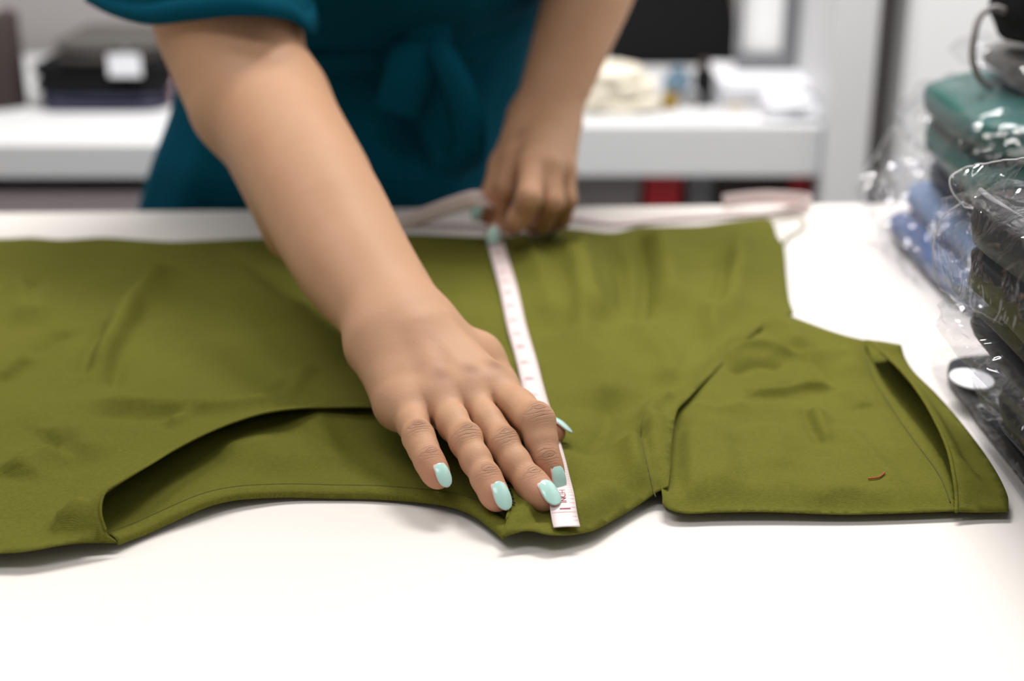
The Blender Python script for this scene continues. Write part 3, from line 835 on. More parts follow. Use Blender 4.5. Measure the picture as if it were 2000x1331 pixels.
# the Empty sits at the wearer's feet
def ring_pts(cx, cy, z, rx, ry, tilt, n=96, fold=0.0, seed=0.0):
    out = []
    for i in range(n):
        a = 2 * math.pi * i / n
        e = 0.85
        x = math.copysign(abs(math.cos(a)) ** e, math.cos(a)) * rx; y = math.copysign(abs(math.sin(a)) ** e, math.sin(a)) * ry
        g = 1 + fold * (noise.noise(Vector((math.cos(a) * 3.0 + seed, math.sin(a) * 3.0, z * 3.5))) + .5 * noise.noise(Vector((math.cos(a) * 8 + seed, math.sin(a) * 8, z * 6))))
        x *= g; y *= g
        out.append(np.array([cx + x, cy + y * math.cos(tilt), T + z + y * math.sin(tilt)]))
    return out
LV = [(-.62, -.195, 1.475, .275, .215, 0, .06), (-.35, -.192, 1.455, .250, .200, 0, .055), (-.20, -.190, 1.435, .230, .190, 0, .05), (-.08, -.188, 1.415, .200, .172, 0, .04), (-.035, -.185, 1.405, .187, .168, 0, .03),
      (.005, -.178, 1.398, .178, .172, 0, .03), (.03, -.170, 1.394, .174, .176, 0, .03), (.07, -.158, 1.392, .170, .165, .05, .03), (.11, -.151, 1.390, .173, .152, .10, .02), (.145, -.147, 1.385, .176, .146, .15, .012),
      (.17, -.146, 1.378, .178, .148, .22, .014), (.21, -.144, 1.358, .184, .155, .35, .025), (.26, -.145, 1.322, .184, .158, .52, .025), (.31, -.142, 1.278, .190, .152, .65, .02), (.355, -.140, 1.235, .188, .130, .75, .02), (.395, -.140, 1.200, .160, .105, .85, .01),
      (.42, -.140, 1.180, .110, .085, .9, 0), (.432, -.140, 1.165, .078, .072, .95, 0)]
LVc = catmull(np.array(LV), 70)
v, f = loft([ring_pts(r[1], r[2], r[0], r[3], r[4], r[5], fold=r[6] * 1.0) for r in LVc])
mesh_obj('bodice_and_skirt', v, f, M['teal'], dress, True, .0012)
# waist seam, rising towards the other arm
band = []
for s in np.linspace(0, 1, 7):
    zc = .137 + .034 * s
    rr = np.array([np.interp(zc, LVc[:, 0], LVc[:, k]) for k in range(1, 7)])
    ring = ring_pts(rr[0], rr[1], zc, rr[2] + .004 + .003 * math.sin(math.pi * s), rr[3] + .004 + .003 * math.sin(math.pi * s), rr[4])
    for q in ring: q[2] += .06 * (q[0] + .15)
    band.append(ring)
v, f = loft(band); mesh_obj('waistband', v, f, M['teal'], dress, True, .0015)
def ribbon(path, wdir, width, thick=.0012, mat=None, name='tie', parent=None, n=40, nw=5, curl=0.0):
    c = catmull(np.array(path), n); wd = catmull(np.array(wdir), n); wi = np.interp(np.linspace(0, 1, n), np.linspace(0, 1, len(width)), width) if hasattr(width, '__len__') else np.full(n, width)
    rows = []
    for i in range(n):
        t = nrm(c[min(i + 1, n - 1)] - c[max(i - 1, 0)]); w = nrm(wd[i] - t * (wd[i] @ t)); m_ = np.cross(t, w)
        rows.append([c[i] + w * wi[i] * u + m_ * curl * (1 - 4 * u * u) for u in np.linspace(-.5, .5, nw)])
    v, f = loft(rows, closed=False)
    return mesh_obj(name, v, f, mat, parent, True, thick, 0.0)
X1 = np.array([1.0, 0, 0])
def DD(px, py, y): return D(px, py, y)
ribbon([DD(822, 62, 1.232), DD(808, 90, 1.212), DD(795, 150, 1.205), DD(772, 222, 1.205)], [X1, X1, X1, X1], [.030, .038, .040, .036], mat=M['teal'], name='tie_end', parent=dress, curl=.004)
ribbon([DD(838, 70, 1.232), DD(862, 108, 1.205), DD(893, 170, 1.190), (DD(914, 240, 1.185)), DD(912, 300, 1.19), DD(885, 335, 1.21)],
       [X1 + np.array([0, -.5, 0])] * 6, [.022, .024, .030, .034, .032, .022], mat=M['teal'], name='tie_loop', parent=dress, curl=.009)
ribbon([DD(838, 75, 1.235), DD(842, 130, 1.222), DD(838, 220, 1.222), DD(868, 305, 1.222), DD(890, 335, 1.21)],
       [X1] * 5, [.020, .026, .028, .026, .02], mat=M['teal'], name='tie_loop', parent=dress, curl=.004)
kv = []
for i in range(9):
    ph = math.pi * i / 8 - math.pi / 2
    kv.append([DD(832, 68, 1.222) + np.array([.022 * math.cos(ph) ** .7 * math.cos(a), .013 * math.cos(ph) ** .7 * math.sin(a), .020 * math.sin(ph)]) for a in np.linspace(0, 2 * math.pi, 18, endpoint=False)])
v, f = loft(kv); mesh_obj('tie_knot', v, f, M['teal'], dress)
# sleeves
def sleeve(hem_pts, target, tr, axis, n=72, rows=16):
    hp = np.vstack([hem_pts, hem_pts[:1]]); hem = catmull(hp, n + 1)[:-1]
    cen = hem.mean(0); ax = nrm(axis); ex = nrm(X1 - ax * (X1 @ ax)); ey = np.cross(ax, ex)
    rg = []
    for s in np.linspace(0, 1, rows):
        row = []
        for i, q in enumerate(hem):
            d = q - cen; d = d - ax * (d @ ax); a = math.atan2(d @ ey, d @ ex)
            tq = target + tr * (ex * math.cos(a) + ey * math.sin(a))
            w = s ** 0.9
            fold = .003 * math.sin(5 * a + 3 * s) * (1 - s) * s * 2
            row.append(q * (1 - w) + tq * w + nrm(d) * fold)
        rg.append(row)
    return rg
hemR = np.array([D(172, 3, 1.075), D(228, 30, 1.035), D(300, 46, 1.005), D(375, 39, .986), D(450, 31, .974), D(520, 32, .974), D(572, 41, .998), D(609, 66, 1.020),
                 D(612, 20, 1.085), D(560, -30, 1.125), D(440, -70, 1.145), D(300, -80, 1.150), D(195, -50, 1.125)])
rg = sleeve(hemR, S_R + nrm(S_R - E_R) * .005, .078, S_R - E_R)
v, f = loft(rg); mesh_obj('sleeve', v, f, M['teal'], dress, True, .0016)
cn = np.mean(hemR, 0)
def out_of(q, k): return q + nrm(q - cn) * k
v, f = loft([[out_of(q, .0010) for q in rg[0]], [out_of(q, .0022) for q in rg[0]], [out_of(q * .35 + p2 * .65, .0022) for q, p2 in zip(rg[0], rg[1])], [out_of(q * .3 + p2 * .7, .0008) for q, p2 in zip(rg[0], rg[1])]])
mesh_obj('sleeve_hem', v, f, M['teal'], dress, True, .0008)
axL = nrm(S_L - E_L); exL = nrm(X1 - axL * (X1 @ axL)); eyL = np.cross(axL, exL)
hemL = np.array([S_L - axL * .13 + (.074 * exL * math.cos(a) + .070 * eyL * math.sin(a)) for a in np.linspace(0, 2 * math.pi, 12, endpoint=False)])
v, f = loft(sleeve(hemL, S_L, .080, axL)); mesh_obj('sleeve', v, f, M['teal'], dress, True, .0016)
# ------------------------------------------------------------------ tape measure
M['tape'] = plain('pale_pink_tape', (0.74, 0.62, 0.61), rough=0.5, var=0.03, scale=30)
M['ink'] = plain('dark_red_ink', (0.30, 0.012, 0.05), rough=0.6)
M['ink_pale'] = plain('faded_red_ink', (0.48, 0.20, 0.22), rough=0.6)
tape = empty('tape_measure', P(1105, 1035, 0), 'pale pink tape measure stretched across the shirt with a red inch scale', 'tape measure')
main_px = [(1107, 1034), (1098, 1000), (1090, 955), (1080, 905), (1066, 850), (1048, 785), (1030, 715), (1008, 635), (990, 560), (973, 495), (966, 468)]
mp = np.array([P(x, y, .011) for x, y in main_px])
mp = catmull(mp, 160)
hs = np.array([max(cloth_h(q[0] + dx, q[1]) for dx in (-.006, -.003, 0, .003, .006)) for q in mp])
for _ in range(12): hs[1:-1] = np.maximum(hs[1:-1], (hs[:-2] + hs[2:]) / 2)
hs = np.convolve(np.pad(hs, 6, mode='edge'), np.ones(13) / 13, 'valid')
mp[:, 2] = T + hs + .0024
TW = .0128
def tape_frame(c, i):
    t = nrm(c[min(i + 1, len(c) - 1)] - c[max(i - 1, 0)]); w = nrm(np.cross(t, np.array([0, 0, 1.0]))); return t, w, np.cross(w, t)
rows = []
for i in range(len(mp)):
    t, w, n_ = tape_frame(mp, i)
    rows.append([mp[i] + w * TW * u + n_ * (.0003 * (1 - 4 * u * u)) for u in (-.5, -.25, 0, .25, .5)])
# on from the holding hand: over the fingers, down behind the near arm, back along the far table edge, loop
rest = [(966, 468, .0135, 0), (964, 452, .0140, 0), (966, 425, .022, 0), (958, 398, .042, .5), (930, 388, .050, 1), (880, 402, .042, 1), (820, 424, .026, 1), (770, 438, .018, .8), (700, 452, .016, .4), (630, 446, .012, 0),
        (600, 440, .004, 0), (640, 434, .004, 0), (760, 434, .004, 0), (900, 436, .004, 0), (1010, 437, .004, 0), (1110, 425, .003, 0), (1200, 434, .003, 0), (1300, 425, .003, 0), (1420, 418, .003, .1), (1530, 411, .004, .5), (1578, 400, .008, 1),
        (1575, 391, .010, 1), (1500, 386, .012, 1), (1440, 390, .010, 1), (1412, 394, .008, 1)]
rp = catmull(np.array([list(P(x, y, h)) + [u] for x, y, h, u in rest]), 200)
for i in range(2, len(rp)):
    t = nrm(rp[min(i + 1, len(rp) - 1), :3] - rp[i - 1, :3]); hor = np.cross(t, np.array([0, 0, 1.0]))
    w0 = nrm(hor) if np.linalg.norm(hor) > 1e-3 else np.array([1.0, 0, 0])
    prev = nrm(rows[-1][-1] - rows[-1][0])
    if w0 @ prev < 0 and rp[i, 3] < .05: w0 = -w0 if abs(w0 @ prev) > .3 else w0
    e = np.array([0, 0, 1.0]); e = e if e @ prev >= 0 or rp[i, 3] < .5 else -e
    u = np.clip(rp[i, 3], 0, 1); w = nrm(w0 * (1 - u) + e * u + prev * 1.2); w = nrm(w - t * (w @ t))
    rows.append([rp[i, :3] + w * TW * k for k in (-.5, -.25, 0, .25, .5)])
for r in rows:
    low = min(q[2] for q in r)
    if low < T + .0008:
        for q in r: q[2] += T + .0008 - low
v, f = loft(rows, closed=False)
mesh_obj('tape_band', v, f, M['tape'], tape, True, .0004)
# printed scale: numbers and ticks lie on the band
arc = np.concatenate([[0], np.cumsum(np.linalg.norm(np.diff(mp, axis=0), axis=1))])
def at_len(s):
    i = min(max(int(np.searchsorted(arc, s)), 1), len(mp) - 2)
    f_ = (s - arc[i - 1]) / (arc[i] - arc[i - 1]); c = mp[i - 1] * (1 - f_) + mp[i] * f_
    t, w, n_ = tape_frame(mp, i); return c, t, w, n_
S0 = -.0075 + arc[np.argmin(np.abs([abs(q[1] - P(1098, 1000, .011)[1]) for q in mp]))]
INCH = .0254
tv, tf = [], []
def quad(c, t, w, n_, lt, lw):
    b = len(tv)
    for a, d in ((-1, -1), (1, -1), (1, 1), (-1, 1)): tv.append(c + t * lt / 2 * a + w * lw / 2 * d + n_ * .00062)
    tf.append([b, b + 1, b + 2, b + 3])
for k in range(-6, 8 * 19):
    s = S0 + k * INCH / 8
    if s < .002 or s > arc[-1] - .004: continue
    c, t, w, n_ = at_len(s)
    ln = TW * .98 if k % 8 == 0 else (.0052 if k % 4 == 0 else .003)
    if k % 8 == 0: quad(c, t, w, n_, .00022, ln)
    else:
        quad(c + w * (TW / 2 - ln / 2 - .0003) - n_ * .0002, t, w, n_, .0002, ln)
o = mesh_obj('tick_marks', tv, tf, M['ink_pale'], tape, False); o['kind'] = 'stuff'
def print_text(txt, s, size, off, mat):
    cu = bpy.data.curves.new('print', 'FONT'); cu.body = txt; cu.size = size; cu.align_x = 'LEFT'; cu.align_y = 'CENTER'; cu.extrude = 0.00004
    to = bpy.data.objects.new('print', cu); COL.objects.link(to)
    c, t, w, n_ = at_len(s)
    Mx = Matrix(((t[0], -w[0], n_[0], 0), (t[1], -w[1], n_[1], 0), (t[2], -w[2], n_[2], 0), (0, 0, 0, 1)))
    dg = bpy.context.evaluated_depsgraph_get(); me = bpy.data.meshes.new_from_object(to.evaluated_get(dg))
    bpy.data.objects.remove(to, do_unlink=True)
    me.transform(Matrix.Translation(Vector(c + w * off + n_ * .00062) - Vector(tape.location)) @ Mx); me.materials.clear(); me.materials.append(mat)
    ob = bpy.data.objects.new('printed_number' if txt[0].isdigit() else 'printed_word', me); COL.objects.link(ob); ob.parent = tape
print_text('1', S0 + .0003, .0078, .0012, M['ink'])
print_text('INCH', S0 + .0062, .0042, .0008, M['ink'])
for k in range(2, 19):
    print_text(str(k), S0 + (k - 1) * INCH + .0006, .0072, -.0008, M['ink'] if k < 3 else M['ink_pale'])

# ------------------------------------------------------------------ the furniture behind
def shelf_unit(name, label, x0, x1, y0, y1, ztop, th, closed=False, post_x=None, post_w=.07, lower=-.42, mat=None, inner=None):
    e = empty(name, ((x0 + x1) / 2, (y0 + y1) / 2, 0), label, 'shelf')
    m = mat or M['white']
    box('shelf_top', ((x0 + x1) / 2, (y0 + y1) / 2, T + ztop - th / 2), (x1 - x0, y1 - y0, th), m, e, 0, .003)
    box('lower_shelf', ((x0 + x1) / 2, (y0 + y1) / 2, T + lower), (x1 - x0, y1 - y0, .03), m, e, 0, .003)
    box('back_panel', ((x0 + x1) / 2, y1 - .01, (T + ztop - th) / 2), (x1 - x0, .016, T + ztop - th), inner or m, e, 0, .001)
    box('side_panel', (x0 + .012, (y0 + y1) / 2, (T + ztop - th) / 2), (.024, y1 - y0, T + ztop - th), m, e, 0, .002)
    if closed:
        wd = (x1 - x0) / 2
        for k in (0, 1): box('cabinet_door', (x0 + wd * (k + .5), y0 + .025, (T + ztop - th) / 2 - .01), (wd - .006, .02, T + ztop - th - .03), inner, e, 0, .002)
    if post_x: box('tall_side_panel', (post_x + post_w / 2, (y0 + y1) / 2 - .015, 1.1), (post_w, y1 - y0 + .03, 2.2), m, e, 0, .004)
    else: box('side_panel', (x1 - .012, (y0 + y1) / 2, (T + ztop - th) / 2), (.024, y1 - y0, T + ztop - th), m, e, 0, .002)
    return e
M['dark_panel'] = plain('dark_grey_panel', (0.22, 0.19, 0.19), rough=0.8)
M['mauve'] = plain('mauve_grey_panel', (0.52, 0.43, 0.45), rough=0.8)
M['shelf_white'] = plain('shelf_white', (0.66, 0.66, 0.67), rough=0.5, var=.02)
shelf_unit('low_shelf_unit', 'low white shelf unit behind the sleeve, carrying the dark clothes pile', -1.60, -.32, 1.96, 2.74, -.105, .050, closed=True, inner=M['mauve'], mat=M['shelf_white'])
shelf_unit('tall_shelf_unit', 'white shelf unit with a tall side panel and red boxes underneath', -.28, .460, 2.085, 2.74, -.105, .078, post_x=.462, post_w=.062, inner=M['dark_panel'], mat=M['shelf_white'], lower=-.40)
ZS = -.105
def sbase(px, py): return P(px, py, ZS)          # a spot on the shelf tops

def pillow(c, s, e=.35, nu=64, nv=24, amp=.002, sc=14, seed=0.0, rz=0.0, ridged=False, fin=0.0, finw=.14):
    """soft rounded box: centre, half sizes; lumpy by noise; fin = flat sealed rim"""
    rows = []; cr, sr = math.cos(rz), math.sin(rz)
    for j in range(nv + 1):
        ph = -math.pi / 2 + math.pi * j / nv
        row = []
        for i in range(nu):
            th = 2 * math.pi * i / nu
            cp, sp = abs(math.cos(ph)) ** e, math.copysign(abs(math.sin(ph)) ** (e * 1.6), math.sin(ph))
            cx_, cy_ = math.copysign(abs(math.cos(th)) ** e, math.cos(th)), math.copysign(abs(math.sin(th)) ** e, math.sin(th))
            g = 1.0
            x, y, z = s[0] * cp * cx_, s[1] * cp * cy_, s[2] * sp
            if fin:
                k = fin * math.exp(-(ph / finw) ** 2); x += k * cx_; y += k * cy_
            q = Vector((x * sc + seed * 3.1, y * sc - seed, z * sc * 1.6 + seed))
            if ridged:
                d = (abs(noise.noise(q)) * 1.4 + .6 * abs(noise.noise(q * 2.3)) - .5) * amp * 1.5
            else: d = (noise.noise(q) + .5 * noise.noise(q * 2.1)) * amp
            nx, ny, nz_ = x / s[0] ** 2, y / s[1] ** 2, z / s[2] ** 2
            l = math.sqrt(nx * nx + ny * ny + nz_ * nz_) + 1e-9
            x += d * nx / l; y += d * ny / l; z += d * nz_ / l
            row.append(np.array([c[0] + x * cr - y * sr, c[1] + x * sr + y * cr, max(c[2] + z, c[2] - s[2])]))
        rows.append(row)
    return loft(rows)
def folded(parent, c, s, mat, layers=2, seed=0.0, rz=0.0, amp=.002, name='folded_layer', ee=.32):
    """a folded garment: layers of cloth one over another"""
    h = s[2] / layers
    for k in range(layers):
        o = random.Random(seed * 7 + k)
        cc_ = (c[0] + o.uniform(-.004, .004), c[1] + o.uniform(-.004, .004), c[2] - s[2] + h * (2 * k + 1))
        v, f = pillow(cc_, (s[0] * o.uniform(.95, 1), s[1] * o.uniform(.95, 1), h * 1.03), ee, 72, 14, amp, 16, seed + k, rz)
        mesh_obj(name, v, f, mat, parent)

# -- background clutter, far shelf on the right
M['black'] = plain('black_cloth', (0.006, 0.006, 0.007), rough=0.8, var=.15, spec=.15)
M['cream'] = plain('cream_lace', (0.72, 0.66, 0.54), rough=0.9, var=.18, scale=60, bump=.6, bscale=120)
M['navy'] = plain('navy_cloth', (0.018, 0.018, 0.045), rough=0.6, var=.2)
M['taupe_dark'] = plain('dark_taupe_cloth', (0.075, 0.068, 0.062), rough=0.8)
M['brown'] = plain('dark_brown_cloth', (0.035, 0.022, 0.020), rough=0.8)
M['paper'] = plain('white_paper', (0.74, 0.74, 0.77), rough=0.7, var=.02)
M['grey'] = plain('mid_grey', (0.17, 0.17, 0.18), rough=0.5)
M['red'] = plain('red_card', (0.42, 0.012, 0.018), rough=0.5)
M['blue'] = plain('steel_blue_plastic', (0.10, 0.17, 0.24), rough=0.35)
M['mustard'] = plain('mustard_plastic', (0.23, 0.14, 0.01), rough=0.4)
M['beige'] = plain('beige_wood', (0.58, 0.49, 0.38), rough=0.6)
M['pink'] = plain('pale_pink_cloth', (0.60, 0.42, 0.46), rough=0.8)
# black flared bag
b0 = sbase(1318, 128)
bag = empty('handbag', (b0[0], b0[1], T + ZS), 'black flared handbag standing at the back of the shelf', 'bag')
rows = []
for k, (w_, d_, z_) in enumerate([(.085, .03, .0), (.118, .044, .004), (.121, .046, .02), (.112, .044, .07), (.10, .036, .14), (.088, .026, .21), (.080, .018, .25), (.074, .010, .252)]):
    rows.append([np.array([b0[0] + math.copysign(abs(math.cos(a)) ** .35, math.cos(a)) * w_, b0[1] + .045 + math.copysign(abs(math.sin(a)) ** .35, math.sin(a)) * d_, T + ZS + z_]) for a in np.linspace(0, 2 * math.pi, 48, endpoint=False)])
v, f = loft(rows, caps=True); mesh_obj('bag_body', v, f, M['black'], bag)
for yy in (.02, .07):
    v, f = tube([b0 + np.array([.055 * math.cos(a), yy, .24 + .10 * math.sin(a)]) for a in np.linspace(0, math.pi, 18)], .006, 8)
    mesh_obj('handle', v, f, M['black'], bag)
# cream trim bundle
b0 = sbase(1205, 228)
cr = empty('trim_bundle', (b0[0], b0[1] + .05, T + ZS), 'bundle of cream trim on the shelf edge beside the hanging forearm', 'trim')
for k, (w_, z_, h_) in enumerate([(.072, .014, .016), (.068, .037, .015), (.055, .057, .013)]):
    v, f = pillow((b0[0] - .006 * k, b0[1] + .055, T + ZS + z_), (w_, .05, h_), .6, 56, 16, .007, 40, k + 2.0)
    mesh_obj('trim_layer', v, f, M['cream'], cr)
# small bottles and jars
def lathe(name, base, prof, mat, parent, n=24):
    v, f = loft([[np.array([base[0] + r * math.cos(a), base[1] + r * math.sin(a), base[2] + z_]) for a in np.linspace(0, 2 * math.pi, n, endpoint=False)] for r, z_ in prof], caps=True)
    return mesh_obj(name, v, f, mat, parent)
def bottle(px, py, r, h, mat, capm, name, label, cat):
    b = sbase(px, py); e = empty(name, (b[0], b[1], T + ZS), label, cat)
    lathe('vessel', b, [(r * .9, 0), (r, .003), (r, h * .68), (r * .82, h * .76), (r * .5, h * .82), (r * .5, h * .84)], mat, e)
    lathe('cap', b + np.array([0, 0, h * .82]), [(r * .58, 0), (r * .6, .001), (r * .6, h * .16), (r * .5, h * .18)], capm, e)
bottle(1372, 206, .0155, .072, M['black'], M['brown'], 'bottle', 'slim black bottle on the shelf below the handbag', 'bottle')
bottle(1322, 194, .023, .050, M['blue'], M['blue'], 'jar', 'steel blue jar on the shelf below the handbag', 'jar')
bottle(1308, 212, .014, .028, M['mustard'], M['mustard'], 'pot', 'tiny mustard pot in front of the blue jar', 'pot')
b = sbase(1348, 210); e = empty('metal_ring', (b[0], b[1], T + ZS), 'small silver ring standing beside the slim black bottle', 'ring')
ang = np.linspace(0, 2 * math.pi, 28, endpoint=False)
v, f = loft([[b + np.array([(.0125 + .0035 * math.cos(t_)) * math.cos(a), .006 * math.sin(t_), .016 + (.0125 + .0035 * math.cos(t_)) * math.sin(a)]) for a in ang] for t_ in np.linspace(0, 2 * math.pi, 9)])
mesh_obj('rim', v, f, M['metal'], e)
lathe('hub', b + np.array([0, 0, .001]), [(.004, 0), (.005, .002), (.005, .028), (.003, .030)], M['grey'], e)
# paper pile, wood strip, white cloth
b = sbase(1496, 200); e = empty('paper_pile', (b[0], b[1], T + ZS), 'pile of white paper under the grey frame', 'paper')
for k in range(9):
    o = random.Random(k); box('sheet_pack', (b[0] + o.uniform(-.003, .003), 2.30 + o.uniform(-.004, .004), T + ZS + .002 + k * .0046), (.158, .215, .0040), M['paper'], e, o.uniform(-.02, .02), .0005)
b = sbase(1448, 214); e = empty('wood_strip', (b[0], b[1], T + ZS), 'short beige wooden strip in front of the paper pile', 'wood')
box('strip', (b[0], b[1], T + ZS + .007), (.05, .018, .014), M['beige'], e, .1); box('end_cap', (b[0] + .029, b[1] + .003, T + ZS + .0075), (.008, .02, .015), M['pink'], e, .1)
b = sbase(1552, 240); wc = empty('white_cloth', (b[0], b[1], T + ZS), 'rumpled white cloth at the front corner of the shelf', 'cloth')
for k in range(2):
    v, f = pillow((b[0] - .004 * k, b[1] + .05, T + ZS + .009 + .015 * k), (.044 - .006 * k, .045, .010), .6, 48, 14, .006, 45, 11.0 + k); mesh_obj('fold', v, f, M['paper'], wc)
# grey frame leaning on the wall
z0 = T + ZS + .044
x0_, x1_ = D(1440, 60, 2.33)[0], D(1551, 60, 2.33)[0]
fr = empty('frame', ((x0_ + x1_) / 2, 2.34, z0), 'grey frame with a pale panel standing on the paper pile', 'frame')
box('panel', ((x0_ + x1_) / 2, 2.342, z0 + .20), (x1_ - x0_, .008, .38), M['wall_white'], fr)
box('frame_bar', ((x0_ + x1_) / 2, 2.33, z0 + .013), (x1_ - x0_, .026, .026), M['grey'], fr)
box('frame_bar', ((x0_ + x1_) / 2, 2.33, z0 + .39), (x1_ - x0_, .026, .02), M['grey'], fr)
for xx in (x0_ + .004, x1_ - .009): box('frame_bar', (xx, 2.33, z0 + .20), (.018 if xx > x1_ - .02 else .006, .026, .36), M['grey'], fr)
# boxes on the lower shelf
zl = T - .40 + .015
for i, (px0, px1, dy, hgt, m, lab) in enumerate([(1085, 1252, .0, .195, 'dark_panel', 'taupe box on the lower shelf beside the hanging hand'), (1258, 1332, .0, .205, 'red', 'dark red box at the near end of the lower shelf'), (1340, 1398, .02, .200, 'grey', 'grey box between the two red boxes'),
                                            (1402, 1545, .01, .206, 'brown', 'dark brown box on the lower shelf'), (1552, 1592, .0, .208, 'red', 'narrow bright red box against the tall side panel')]):
    a = D(px0, 360, 2.12 + dy); c_ = D(px1, 360, 2.12 + dy)
    w_ = c_[0] - a[0] - .004; xm = (a[0] + c_[0]) / 2; xm = min(xm, .455 - w_ / 2)
    e = empty('storage_box', (xm, 2.12 + dy + .12, zl), lab, 'box')
    box('carton', (xm, 2.12 + dy + .12, zl + hgt * .42), (w_, .24, hgt * .84), M[m], e, 0, .003)
    box('lid', (xm, 2.12 + dy + .12, zl + hgt * .92), (w_ + .004, .244, hgt * .16), M[m], e, 0, .003)

# -- background clothes, shelf on the left
b = sbase(190, 222); yb = b[1] + .11
pile = [('navy', .100, .014, 0.0, 'folded navy garment at the bottom of the dark clothes pile'), ('black', .106, .022, .028, 'folded black garment in the middle of the dark clothes pile'), ('taupe_dark', .080, .018, .072, 'dark taupe garment on top of the dark clothes pile')]
for k, (m, w_, h_, z_, lab) in enumerate(pile):
    e = empty('folded_garment', (b[0], yb, T + ZS + z_), lab, 'clothes', 'dark clothes on the left shelf')
    folded(e, (b[0] + (.012 if k == 2 else 0), yb, T + ZS + z_ + h_), (w_, .10, h_), M[m], 2, 20 + k, 0, .004)
lb = D(243, 128, yb - .107)
e = empty('glare_patch', lb, 'white patch painted as plastic glare on the dark clothes pile', 'label')  # white patch and its string stand in for a highlight on plastic
v, f = box_vf((lb[0], lb[1], lb[2]), (.05, .004, .034), 0, .001); mesh_obj('glare_card', v, f, M['paper'], e, False)
v, f = tube([lb + np.array([.0, 0, .015]), lb + np.array([.004, .008, .026]), lb + np.array([.0, .02, .03])], .0008, 5); mesh_obj('glare_string', v, f, M['paper'], e)
b = sbase(332, 205); e = empty('pink_bundle', (b[0], b[1] + .04, T + ZS), 'small pale pink bundle beside the dark clothes pile', 'clothes')
folded(e, (b[0] + .01, b[1] + .05, T + ZS + .022), (.022, .05, .022), M['pink'], 2, 31.0)
b = sbase(-20, 222); e = empty('brown_roll', (b[0], b[1] + .06, T + ZS), 'dark brown cloth roll standing at the left end of the shelf', 'cloth roll')
lathe('roll', b + np.array([0, .06, 0]), [(.036, 0), (.039, .004), (.039, .14), (.037, .146), (.012, .148)], M['brown'], e); lathe('core', b + np.array([0, .06, .146]), [(.011, 0), (.011, .004), (.008, .004), (.008, .001)], M['beige'], e)

# ------------------------------------------------------------------ bagged clothes on the table
def plastic_mat():
    m, nt, bs = new_mat('clear_plastic'); out = nt.nodes['Material Output']; nt.nodes.remove(bs)
    tc = N(nt, 'ShaderNodeTexCoord')
    n1 = N(nt, 'ShaderNodeTexNoise', Scale=38.0, Detail=2.0, Distortion=1.2); L(nt, tc.outputs['Object'], n1.inputs['Vector'])
    v1 = N(nt, 'ShaderNodeTexVoronoi', feature='DISTANCE_TO_EDGE', Scale=42.0); L(nt, n1.outputs['Color'], v1.inputs['Vector'])
    va = N(nt, 'ShaderNodeTexVoronoi', feature='F1', Scale=34.0); L(nt, tc.outputs['Object'], va.inputs['Vector'])
    b1 = N(nt, 'ShaderNodeBump', Strength=0.6, Distance=0.007); L(nt, n1.outputs['Fac'], b1.inputs['Height'])
    b2 = N(nt, 'ShaderNodeBump', Strength=0.5, Distance=0.006); L(nt, va.outputs['Distance'], b2.inputs['Height']); L(nt, b1.outputs['Normal'], b2.inputs['Normal'])
    tr = N(nt, 'ShaderNodeBsdfTransparent'); tr.inputs['Color'].default_value = (.97, .97, .98, 1)
    gl = N(nt, 'ShaderNodeBsdfGlossy', Roughness=0.10); L(nt, b2.outputs['Normal'], gl.inputs['Normal'])
    lw = N(nt, 'ShaderNodeFresnel', IOR=1.35)
    mr = N(nt, 'ShaderNodeMath', operation='MULTIPLY_ADD'); mr.inputs[1].default_value = 1.0; mr.inputs[2].default_value = 0.03; mr.use_clamp = True
    L(nt, lw.outputs[0], mr.inputs[0])
    cp_ = N(nt, 'ShaderNodeMath', operation='MINIMUM'); cp_.inputs[1].default_value = 0.13; L(nt, mr.outputs[0], cp_.inputs[0])
    mx = N(nt, 'ShaderNodeMixShader'); L(nt, cp_.outputs[0], mx.inputs[0]); L(nt, tr.outputs[0], mx.inputs[1]); L(nt, gl.outputs[0], mx.inputs[2])
    df = N(nt, 'ShaderNodeBsdfDiffuse'); df.inputs['Color'].default_value = (.85, .85, .87, 1)
    m2 = N(nt, 'ShaderNodeMixShader'); m2.inputs[0].default_value = 0.015; L(nt, mx.outputs[0], m2.inputs[1]); L(nt, df.outputs[0], m2.inputs[2])
    L(nt, m2.outputs[0], out.inputs['Surface'])
    return m
M['plastic'] = plastic_mat()
M['seal'] = plain('plastic_seam', (0.62, 0.62, 0.64), rough=0.25, spec=.8)
M['denim'] = plain('denim', (0.075, 0.125, 0.27), rough=0.8, var=.3, scale=30, bump=.4, bscale=300)
M['denim_pale'] = plain('pale_denim', (0.20, 0.29, 0.47), rough=0.8, var=.2, scale=30)
M['teal_cloth'] = plain('dark_green_satin', (0.006, 0.085, 0.075), rough=0.5, var=.3, scale=12)
M['shiny_black'] = plain('black_satin', (0.005, 0.005, 0.006), rough=0.45, var=.2, spec=.2)
def floral():
    m, nt, b_ = new_mat('navy_floral')
    tc = N(nt, 'ShaderNodeTexCoord'); vo = N(nt, 'ShaderNodeTexVoronoi', Scale=24.0); L(nt, tc.outputs['Object'], vo.inputs['Vector'])
    cr_ = N(nt, 'ShaderNodeValToRGB'); cr_.color_ramp.elements[0].position = .20; cr_.color_ramp.elements[0].color = (.42, .07, .09, 1)
    cr_.color_ramp.elements[1].position = .27; cr_.color_ramp.elements[1].color = (.010, .012, .022, 1)
    L(nt, vo.outputs['Distance'], cr_.inputs[0]); L(nt, cr_.outputs[0], b_.inputs['Base Color']); b_.inputs['Roughness'].default_value = .6
    return m
M['floral'] = floral()
